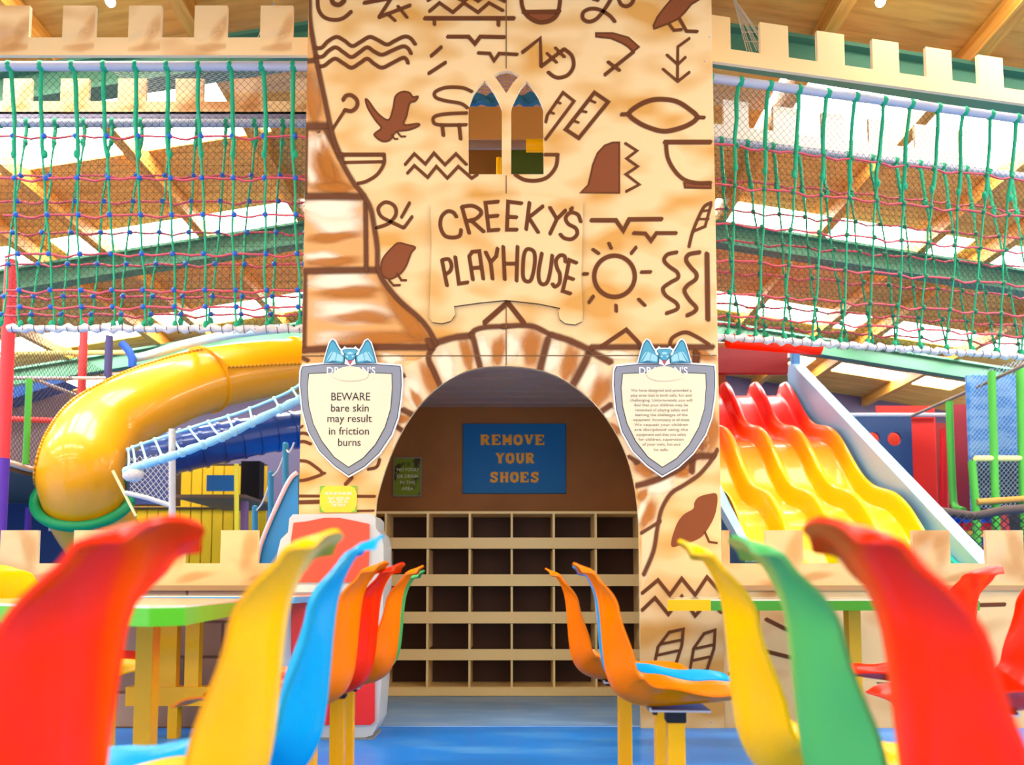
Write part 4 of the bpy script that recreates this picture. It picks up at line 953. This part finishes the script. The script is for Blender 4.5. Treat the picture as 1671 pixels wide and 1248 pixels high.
# ------------------------------------------------------------------ rainbow wave slide (right)
M_wave = mat('rainbow_gelcoat', '#FFC400', .35, coat=.22, spec=.1)
nt = M_wave.node_tree; ge = nt.nodes.new('ShaderNodeNewGeometry'); sx = nt.nodes.new('ShaderNodeSeparateXYZ'); mr = nt.nodes.new('ShaderNodeMapRange'); cp = nt.nodes.new('ShaderNodeValToRGB')
mr.inputs[1].default_value = 5.4; mr.inputs[2].default_value = 10.9; nt.links.new(ge.outputs['Position'], sx.inputs[0]); nt.links.new(sx.outputs['Y'], mr.inputs[0]); nt.links.new(mr.outputs[0], cp.inputs[0]); nt.links.new(cp.outputs[0], nt.nodes['Principled BSDF'].inputs['Base Color'])
e = cp.color_ramp.elements; e[0].position = 0; e[0].color = lin('#18B8A0'); e[1].position = 1; e[1].color = lin('#D81008')
for pos, c in ((.13, '#30BE70'), (.22, '#8CD41E'), (.31, '#DCBC00'), (.38, '#EEB200'), (.57, '#EEAA00'), (.61, '#F08C06'), (.68, '#EE6A02'), (.79, '#E24202'), (.84, '#C40E04')):
    q = e.new(pos); q.color = lin(c)
RX = [2.16, 2.59, 3.02, 3.45, 3.88]
def ridge_z(y): return 3.52 - .650*(10.55-y)
def wave(y): return .095*math.cos(2*PI*(y-9.07)/1.52)
ws = thing('wave_slide', (3.0, 8, 0), 'four-lane wavy slide running from red through yellow to green, right of the tower', 'slide')
YS = [5.4+5.25*k/150 for k in range(151)]
for ln in range(4):
    b = MB(); G = []
    for y in YS:
        row = []
        for k in range(25):
            u = k/24; a = abs(2*u-1); row.append(Vector((RX[ln]+(RX[ln+1]-RX[ln])*u, y, ridge_z(y)+wave(y)-.2*(1-(lambda q: q*q*(3-2*q))(max(0, min(1, (a-.5)/.42)))))))
        G.append(row)
    b.grid(G); top = G[-1]
    b.grid([[p+Vector((0, .0, -.0)) for p in top], [p+Vector((0, .18, .02)) for p in top]])
    b.grid([[p+Vector((0, 0, -.04)) for p in r][::-1] for r in G])
    o = b.build('slide_lane', M_wave, ws, attr=True); o.data.polygons.foreach_set('use_smooth', [True]*len(o.data.polygons))
def side_z(y): return 3.92 - .71*(10.6-y)
for x0, x1, nm in ((3.95, 4.09, 'right'), (2.03, 2.15, 'left')):
    up = 0 if nm == 'right' else -.12
    b = MB(); q = [(5.35, max(side_z(5.35)+up, .02)), (10.6, side_z(10.6)+up), (10.75, side_z(10.6)+up+.02), (10.8, side_z(10.6)+up-.1), (10.8, 2.2), (5.35, .0)]
    b.prism([q], lambda p, d: Vector((x0+(x1-x0)*d, p[0], p[1]))); bevel(b.build('side_wall', mat('pale_blue_gelcoat', '#8FBCE4', .35, coat=.25), ws), .02, 3)
b = MB(); b.box((2.04, 5.6, 0), (2.14, 8.8, .9)); 
b = MB(); b.box((2.0, 10.8, 0), (4.1, 10.86, 3.25)); b.build('platform_front', mat('slide_navy', '#23435F', .5), ws)
for x in (2.09, 4.02):
    b = MB(); b.box((x-.06, 10.62, 3.2), (x+.06, 10.74, 4.15)); bevel(b.build('end_post', mat('blue_post', '#3F7CB4', .5), ws), .02)
b = MB(); b.box((1.95, 5.6, 0), (2.02, 10.7, 1.0)); b.prism([[(5.6, 0), (5.6, .5), (10.7, 3.6), (10.7, 0)]], lambda p, d: Vector((1.96+.06*d, p[0], p[1]))); b.build('outer_panel', mat('slide_navy', '#23435F', .5), ws)
b = MB(); b.prism([[(5.35, 0), (5.35, .15), (7.4, 1.4), (7.4, 0)]], lambda p, d: Vector((3.9+.045*d, p[0], p[1]))); b.build('inner_panel', mat('teal_panel', '#1FB8AC', .4), ws)
# red padded roller over the slide and its frame
t = thing('red_roller', at(1260, 580, 9.8), 'red padded roller and fascia above the top of the wave slide', 'padded bar')
b = MB(); b.rod(at(1188, 556, 9.8), at(1337, 568, 10.1), .095, 20); b.build('red_roll', P_red, t, 50)
b = MB(); p, q = at(1100, 608, 10.4), at(1285, 566, 10.4); b.box((p.x, 10.4, p.z), (q.x, 10.5, q.z)); b.build('fascia', mat('maroon_pad', '#7E1418', .5), t)
b = MB(); p, q = at(1172, 700, 10.9), at(1182, 560, 10.9); b.box((p.x, 10.88, p.z), (q.x, 10.95, q.z)); b.build('wooden_post', mat('post_wood', '#9A6A3A', .6), t)

# ------------------------------------------------------------------ background of the left play frame
def padded_post(px, Y, sections, r, label, group='padded posts of the play frame'):
    """sections: (name, material, py top, py bottom)"""
    x = at(px, (sections[0][2]+sections[0][3])/2, Y).x
    zb = at(0, sections[-1][3], Y).z
    t = thing('padded_post', (x, Y, max(zb, 0)), label, 'post', group)
    for nm, m, p0, p1 in sections:
        z1, z0 = at(0, p0, Y).z, max(at(0, p1, Y).z, .0); b = MB()
        n = 10; b.tube([(x, Y, z0+(z1-z0)*k/n) for k in range(n+1)], r, 12); b.build(nm, m, t, 50)
    return t
M_redpad = mat('red_foam', '#EA3A3E', .55); M_greenpad = mat('green_foam', '#4CA83A', .5); M_purple = mat('purple_foam', '#5A2E9C', .5); M_navypad = mat('navy_foam', '#3C3A6C', .55); M_tealpad = mat('teal_foam', '#2A7AA0', .55); M_yelpad = mat('pale_yellow_foam', '#F2E08A', .5)
padded_post(12, 6.0, (('red_sleeve', M_redpad, 425, 748), ('purple_sleeve', M_purple, 748, 1160)), .048, 'red padded post turning purple below, at the left edge of the picture')
padded_post(133, 8.1, (('red_sleeve', M_redpad, 520, 760),('purple_sleeve', M_purple, 760, 1080)), .042, 'red padded post behind the top of the yellow tube slide')
padded_post(45, 7.0, (('green_sleeve', M_greenpad, 618, 757),), .028, 'short green padded post between the red ones')
padded_post(176, 8.2, (('navy_sleeve', M_navypad, 548, 680),), .04, 'dark navy padded post above the yellow tube slide')
padded_post(41, 8.0, (('purple_sleeve', M_purple, 828, 1090),), .03, 'thin purple post under the platform at the left')
padded_post(205, 6.95+2, (('blue_sleeve', mat('blue_foam', '#1F58C0', .5), 740, 772), ('grey_sleeve', M_rail, 772, 1000)), .05, 'blue and grey post just right of the tube slide\'s bend')
def bar(name, pts, r, m, label, cat='bar', group=None, n=10):
    b = MB(); b.tube([at(*p) for p in pts], r, n); return tag(b.build(name, m, None, 50), label, cat, group)
bar('yellow_foam_bar', [(-60,577,8.6),(206,575,8.9)], .028, M_yelpad, 'pale yellow padded bar crossing behind the red posts', 'padded bar')
bar('net_rail', [(-40,616,7.2),(60,617,7.6),(172,617,8.0)], .018, M_rail, 'thin grey rail behind the red and green posts', 'rail')
bar('red_bar', [(-40,681,8.15),(133,688,8.1)], .03, M_redpad, 'short red padded bar left of the tube slide', 'padded bar')
bar('slanting_grey_bar', [(55,618,8.0),(125,645,8.6)], .02, M_rail, 'grey bar slanting down from the green post', 'bar')
b = MB(); b.prism([[(at(-60,672,9).x, at(0,672,9).z), (at(-60,648,9).x, at(0,648,9).z), (at(90,618,9).x, at(0,618,9).z), (at(107,622,9).x, at(0,622,9).z), (at(20,650,9).x, at(0,650,9).z)]], lambda p, d: Vector((p[0], 9+.3*d, p[1]))); tag(b.build('blue_chute', mat('blue_chute', '#2A62B8', .4)), 'blue slide chute slanting behind the red post at the left', 'slide')
b = MB(); b.box((-9, 6.4, 1.84), (-4.55, 9.6, 1.93)); tag(b.build('play_platform', mat('dark_platform', '#6E5A4C', .7)), 'dark raised play platform at the far left', 'platform')
b = MB(); pts = [(-4.53, 6.35+.4*k, 1.90+.012*(k % 2)) for k in range(8)]; b.tube(cr(pts, 8), .03, 8); tag(b.build('bound_edge', M_hem, None, 60), 'grey net-bound edge of the raised platform at the left', 'net edge')
netting(((-4.54, 6.2, 3.2), (-4.54, 9.2, 3.2), (-4.54, 6.2, 1.93), (-4.54, 9.2, 1.93)), .055, .0028, M_net, 'dark diamond netting around the raised platform at the left', seed=21)
b = MB(); p, q = at(-60,775,9.4), at(110,640,9.4); b.box((p.x, 9.4, p.z), (q.x, 9.45, q.z)); tag(b.build('net_backdrop', mat('dusky_panel', '#7A6670', .8)), 'dusky panel behind the netting of the raised platform', 'panel')
b = MB(); p, q = at(-30,1060,9.5), at(122,838,9.5); b.box((p.x, 9.5, 0), (q.x, 9.56, 1.83)); tag(b.build('navy_panel', mat('navy_panel', '#123A6E', .5)), 'navy panel under the raised platform at the left', 'panel')
p, q = at(78,866,9.45), at(104,853,9.45); sgn = thing('exit_sign', ((p.x+q.x)/2, 9.48, p.z), 'tiny white sign with dark marks on the navy panel', 'sign')
b = MB(); b.box((p.x, 9.46, p.z), (q.x, 9.499, q.z)); b.build('sign_board', M_white, sgn)
text('sign_marks', 'EXIT', pxh(7.5, 9.45), 91, 859.5, 9.46, M_ink, sgn, width=pxh(19, 9.45), bold=.01)
# blue tube slide, farther back
Yb = 10.2; bx = cr([tuple(at(*p)) for p in ((520,694,10.6),(478,702,10.4),(430,709,10.2),(382,718,10.0),(330,729,9.8),(286,738,9.7),(250,748,9.6),(220,768,9.6),(205,800,9.7))], 5)
t = thing('tube_slide', bx[0]-Vector((0,0,.3)), 'dark blue tube slide with pale reflections behind the yellow one', 'slide')
b = MB(); b.tube(bx, [.24+.0012*k for k in range(len(bx))], 24, caps=False); b.build('tube_section', mat('navy_gelcoat', '#1C4696', .3, coat=.6), t, 50)
for k in range(2, len(bx)-2, 3):
    d = (bx[k+1]-bx[k-1]).normalized(); b = MB(); b.tube([bx[k]-d*.02, bx[k]+d*.02], .258+.0012*k, 24); b.build('joint_ring', MATS['navy_gelcoat'], t, 50)
b = MB(); 
q = [bx[i]+Vector((0,-.26,-.02)) for i in range(0, len(bx)-8)]; b.tube(q, .012, 6); b.build('pale_seam', mat('pale_seam', '#CFE2EE', .5), t, 50)
# aqua rope bridge behind
AQ = cr([tuple(at(*p)) for p in ((500,648,6.4),(482,655,6.4),(398,696,6.5),(353,717,6.5),(286,742,6.55),(232,759,6.6),(205,770,6.6))], 6)
AT = cr([tuple(at(*p)) for p in ((500,618,7.2),(470,640,7.2),(395,672,7.2),(330,692,7.2),(270,712,7.2),(225,727,7.2),(208,735,7.2))], 6)
t = thing('rope_bridge', AQ[len(AQ)//2], 'pale aqua rope bridge sloping down below the yellow tube slide', 'rope bridge')
b = MB(); b.tube(AQ, [.034+.008*math.sin(k*2.1) for k in range(len(AQ))], 8); b.build('bound_rail', M_aquarope, t, 60)
b = MB(); b.tube(AT, .016, 6); b.build('hand_rope', M_aquarope, t, 60)
for k in range(2, len(AQ)-1, 3):
    b = MB(); b.tube(cr([AT[k], AT[k].lerp(AQ[k], .5)+Vector((.01, 0, -.02)), AQ[k]], 4), .010, 6); b.ball(AT[k], .026, 8); b.ball(AQ[k], .045, 8); b.build('hanger_rope', M_aquarope, t, 60)
b = MB(); b.ball(at(217,775,6.6), .07, 10, sc=(1.4, .8, .9)); b.build('rope_bundle', M_hem, t, 60)
# a second bridge seen over the tube slide
U = cr([tuple(at(*p)) for p in ((190,552,8.6),(215,584,8.6),(300,562,8.4),(380,545,8.2),(470,535,8.0))], 6)
b = MB(); b.tube(U[6:], .05, 8); t2 = b.build('aqua_rope_edge', mat('aqua_net', '#BFE3E6', .7), None, 60); tag(t2, 'aqua rope-bound bridge edge just above the top of the yellow tube slide', 'rope bridge')
bar('blue_elbow_bar', [(199,560,8.5),(210,572,8.5),(216,585,8.5),(216,600,8.5)], .045, mat('blue_foam', '#1F58C0'), 'short blue bent bar above the yellow tube slide', 'padded bar')
# grey net upright, netting panel, yellow fence, deck
bar('net_upright', [(281,700,6.9),(281,850,6.9)], .03, M_hem, 'pale net-bound upright below the tube slide', 'upright')
netting((at(212,745,7.0), at(280,740,7.0), at(212,808,7.0), at(280,824,7.0)), .05, .003, M_netpale, 'pale netting panel left of the net-bound upright', seed=22)
b = MB(); p, q = at(205,822,7.3), at(281,735,7.3); b.box((p.x, 7.3, p.z), (q.x, 7.34, q.z)); tag(b.build('slate_panel', mat('slate_blue_panel', '#4A5684', .6)), 'slate blue panel behind the pale netting below the tube slide', 'panel')
bar('bound_edge', [(205,804,6.9),(240,812,6.9),(281,826,6.9)], .022, M_hem, 'pale net-bound edge sloping to the net upright', 'net edge')
Yf = 11.0; t = thing('yellow_fence', (at(355,900,Yf).x, Yf, 0), 'yellow upright-board fence with dark gaps in the background, left of the tower', 'fence')
fx0, fx1 = at(205,830,Yf).x, at(435,830,Yf).x; nb = 13
for k in range(nb):
    b = MB(); x0 = fx0+(fx1-fx0)*k/nb; b.box((x0+.008, Yf, 0), (x0+(fx1-fx0)/nb-.008, Yf+.03, at(0,760 if k > 4 else 826,Yf).z)); b.build('fence_board', mat('fence_yellow', '#F0C010', .5), t)
for py in (829,):
    b = MB(); b.rod(at(205,py,Yf-.03), at(435,py,Yf-.03), .018, 8); b.build('fence_rail', M_dark, t)
b = MB(); p, q = at(205, 900, Yf+.1), at(435, 757, Yf+.1); b.box((p.x, Yf+.1, 0), (q.x, Yf+.13, q.z)); b.build('fence_backing', M_dark, t)
b = MB(); p, q = at(284,812,9.2), at(400,800,9.2); b.box((p.x, 9.2, p.z), (q.x, 10.8, p.z+.04)); tag(b.build('brown_deck', mat('deck_brown', '#6A5240', .6)), 'brown deck crossing in front of the yellow fence', 'deck')
b = MB(); p, q = at(334,800,9.1), at(384,774,9.1); b.box((p.x, 9.15, p.z), (q.x, 9.18, q.z)); tag(b.build('blue_board', mat('board_blue', '#0E5C9A', .5)), 'blank blue board above the brown deck, before the yellow fence', 'board')
b = MB(); p, q = at(392,815,10.5), at(424,752,10.5); b.box((p.x, 10.5, p.z), (q.x, 10.7, q.z)); tag(b.build('dark_opening', mat('near_black', '#161318', .8)), 'black opening panel right of the blue board', 'panel')
bar('yellow_post', [(386,757,9.0),(386,1080,9.0)], .028, M_yelpad if False else mat('post_yellow', '#E8D83C', .5), 'yellow post at the right end of the brown deck', 'post')
bar('mauve_post', [(399,818,9.4),(399,1060,9.4)], .05, mat('mauve_foam', '#7C5A84', .6), 'mauve padded post beside the yellow post', 'post')
# teal stair posts and blue slide side next to the tower
tp = thing('stair_rail', at(440,850,6.2), 'stepped row of teal posts with chain nets, left of the tower', 'railing')
for px, p0, p1, Y in ((466,726,1121,6.0),(442,773,1118,6.1),(416,829,1116,6.2)):
    b = MB(); b.rod(at(px, p0, Y), at(px, p1, Y), .024, 10); b.ball(at(px, p0, Y), .026, 8); b.build('teal_post', M_tealpad, tp, 50)
for a, c in (((466,735,6.0),(442,778,6.1)), ((442,782,6.1),(416,835,6.2)), ((480,722,5.9),(466,732,6.0))):
    A_, B2 = at(*a), at(*c); b = MB(); b.tube(cr([A_, A_.lerp(B2, .5)+Vector((0,0,-.05)), B2], 5), .008, 5); b.build('chain_rope', M_netpale, tp)
t = thing('blue_slide', at(450,900,5.6), 'blue curved slide side with a pale roped edge, touching the left of the tower', 'slide')
edge = [(486,772),(478,778),(470,790),(462,806),(450,832),(440,855),(430,880),(424,900),(420,925),(418,960)]
poly = edge + [(418,1130),(486,1130)]
Yq = 5.3; PQ = [(at(x, y, Yq).x, (0 if y > 1100 else at(x, y, Yq).z)) for x, y in poly]
b = MB(); b.prism([PQ], lambda p, d: Vector((p[0], Yq+.12*d, p[1]))); b.build('slide_panel', mat('slide_blue', '#1C86CC', .3, coat=.4), t)
b = MB(); b.tube(cr([at(x-1, y-1, Yq-.02) for x, y in edge], 4), .016, 8); b.build('roped_edge', mat('pink_white_rope', '#E8C6CE', .6), t, 60)

# ------------------------------------------------------------------ background of the right play frame
def wallpanel(name, px0, py0, px1, py1, Y, th, m, label, holes=()):
    p, q = at(px0, py1, Y), at(px1, py0, Y); p.z = 0; b = MB(); P = [[(p.x, p.z), (p.x, q.z), (q.x, q.z), (q.x, p.z)]]
    for hx, hy, hr in holes:
        c = at(hx, hy, Y); r = hr/FPX*Y; P.append([(c.x+r*math.cos(2*PI*k/24), c.z+r*math.sin(2*PI*k/24)) for k in range(24)])
    b.prism(P, lambda v, d: Vector((v[0], Y+th*d, v[1]))); return tag(b.build(name, m), label, 'panel')
M_navyp = mat('navy_wall_pad', '#1D3A66', .45); M_redp = mat('red_wall_pad', '#D8281E', .45); M_crim = mat('crimson_pad', '#B8101C', .45)
wallpanel('wall_pad', 1330, 679, 1487, 815, 10.9, .04, M_navyp, 'navy panel with two round holes behind the wave slide', ((1426,715,10.5),(1460,716,11.5)))
wallpanel('wall_pad', 1390, 690, 1487, 790, 11.4, .04, mat('tomato_pad', '#E84A30', .5), 'orange-red panel seen through the round holes')
wallpanel('wall_pad', 1432, 662, 1525, 700, 11.6, .04, M_redp, 'red panel rising above the navy panel with holes')
wallpanel('wall_pad', 1489, 680, 1524, 860, 11.0, .04, M_redp, 'tall red panel right of the navy panel with holes')
wallpanel('wall_pad', 1520, 690, 1560, 860, 11.8, .04, mat('dark_red_pad', '#7A1418', .6), 'dark red panel behind the green bent pole')
wallpanel('wall_pad', 1556, 660, 1586, 862, 10.4, .04, mat('crimson_mesh', '#A83038', .6), 'crimson mesh panel right of the green bent pole')
wallpanel('wall_pad', 1583, 612, 1760, 746, 9.6, .04, mat('mesh_blue', '#3A78B8', .6, noise=('#6A96C4', 4, (1,1,3), .45, .6)), 'blue mesh-covered panel at the right edge')
wallpanel('wall_pad', 1590, 746, 1760, 830, 9.56, .035, mat('mesh_dark', '#2C3038', .7), 'dark mesh-covered panel under the blue one at the right edge')
netting((at(1583,610,9.5), at(1760,560,9.5), at(1583,830,9.5), at(1760,830,9.5)), .06, .003, mat('blue_net_cord', '#9DB4CC', .7), 'pale diamond netting over the blue panels at the right edge', seed=31)
bar('red_cylinder', [(1541,700,11.2),(1541,1043,11.2)], .06, M_crim, 'thick glossy red padded column left of the green bent pole', 'padded column', n=16)
bar('green_bent_pole', [(1549,655,10.0),(1551,720,10.0),(1554,790,10.0),(1556,820,10.0),(1560,829,9.9),(1572,833,9.7)], .045, M_greenpad, 'green pole bent at its foot, right of the red panels', 'pole')
for px, p0, p1, lab in ((1590,752,835,'lower green post beside the crimson mesh panel'),(1622,606,838,'tall green post across the blue mesh panel'),(1668,598,838,'green post at the right edge of the picture')):
    bar('green_post', [(px-4,p0,9.3),(px+3,p1,9.3),(px+9,1061,9.3)], .045, M_greenpad, lab, 'post', 'green posts of the right play frame')
bar('yellow_bar', [(1591,748,9.3),(1620,748,9.3)], .036, M_yelpad, 'pale yellow padded bar between the left two green posts', 'padded bar')
bar('yellow_bar', [(1626,748,9.3),(1668,748,9.3)], .036, M_yelpad, 'pale yellow padded bar between the right two green posts', 'padded bar')
bar('wooden_bar', [(1594,819,9.25),(1760,808,9.25)], .04, mat('bar_wood', '#C08A3C', .5), 'wooden bar low across the right green posts', 'bar')
bar('white_rail', [(1375,677,10.9),(1582,677,10.9)], .03, M_rail, 'whitish rail along the top of the navy panel', 'rail')
bar('slanting_rail', [(1487,679,10.6),(1583,637,9.7),(1700,582,8.8)], .022, mat('brown_grey_rail', '#8A7468', .6), 'thin grey-brown rail rising to the right above the green poles', 'rail')
bar('bound_edge', [(1536,834,9.0),(1590,842,8.8),(1640,832,8.6),(1720,826,8.5)], .05, mat('dark_bound', '#5A4A44', .8), 'dark net-bound edge below the green posts at the right', 'net edge')
netting((at(1520,838,8.8), at(1760,838,8.6), at(1520,930,8.8), at(1760,930,8.6)), .09, .006, M_net, 'dark netting below the bound edge at the right', seed=33)
wallpanel('wall_pad', 1560, 838, 1760, 930, 11.5, .05, mat('brown_pad', '#6A4028', .7), 'brown panel behind the coloured soft blocks at the right')
for i, (L, c, lab) in enumerate((([(1568,836),(1625,834),(1616,853),(1572,853)],'#1440B4','bright blue soft block behind the right castle wall'),
   ([(1572,853),(1618,853),(1622,866),(1574,866)],'#B8182C','red soft block under the blue one'),([(1574,866),(1618,866),(1616,876),(1578,876)],'#F2B83C','yellow soft block under the red one'),
   ([(1580,876),(1616,876),(1612,890),(1586,890)],'#1A3A8C','navy soft block under the yellow one'),([(1590,890),(1618,890),(1616,920),(1600,920)],'#C82434','crimson soft block lowest by the white slide wall'),
   ([(1624,838),(1645,836),(1648,866),(1622,866)],'#A81C28','dark red soft block right of the bright blue one'))):
    b = MB(); Y = 9.4; b.prism([[(at(x, y, Y).x, at(x, y, Y).z) for x, y in L]], lambda p, d: Vector((p[0], Y+.3*d, p[1]))); o = b.build('soft_block', mat('soft_block_%d' % i, c, .3, coat=.4)); bevel(o, .02, 2); tag(o, lab, 'soft block', 'coloured soft blocks at the right')
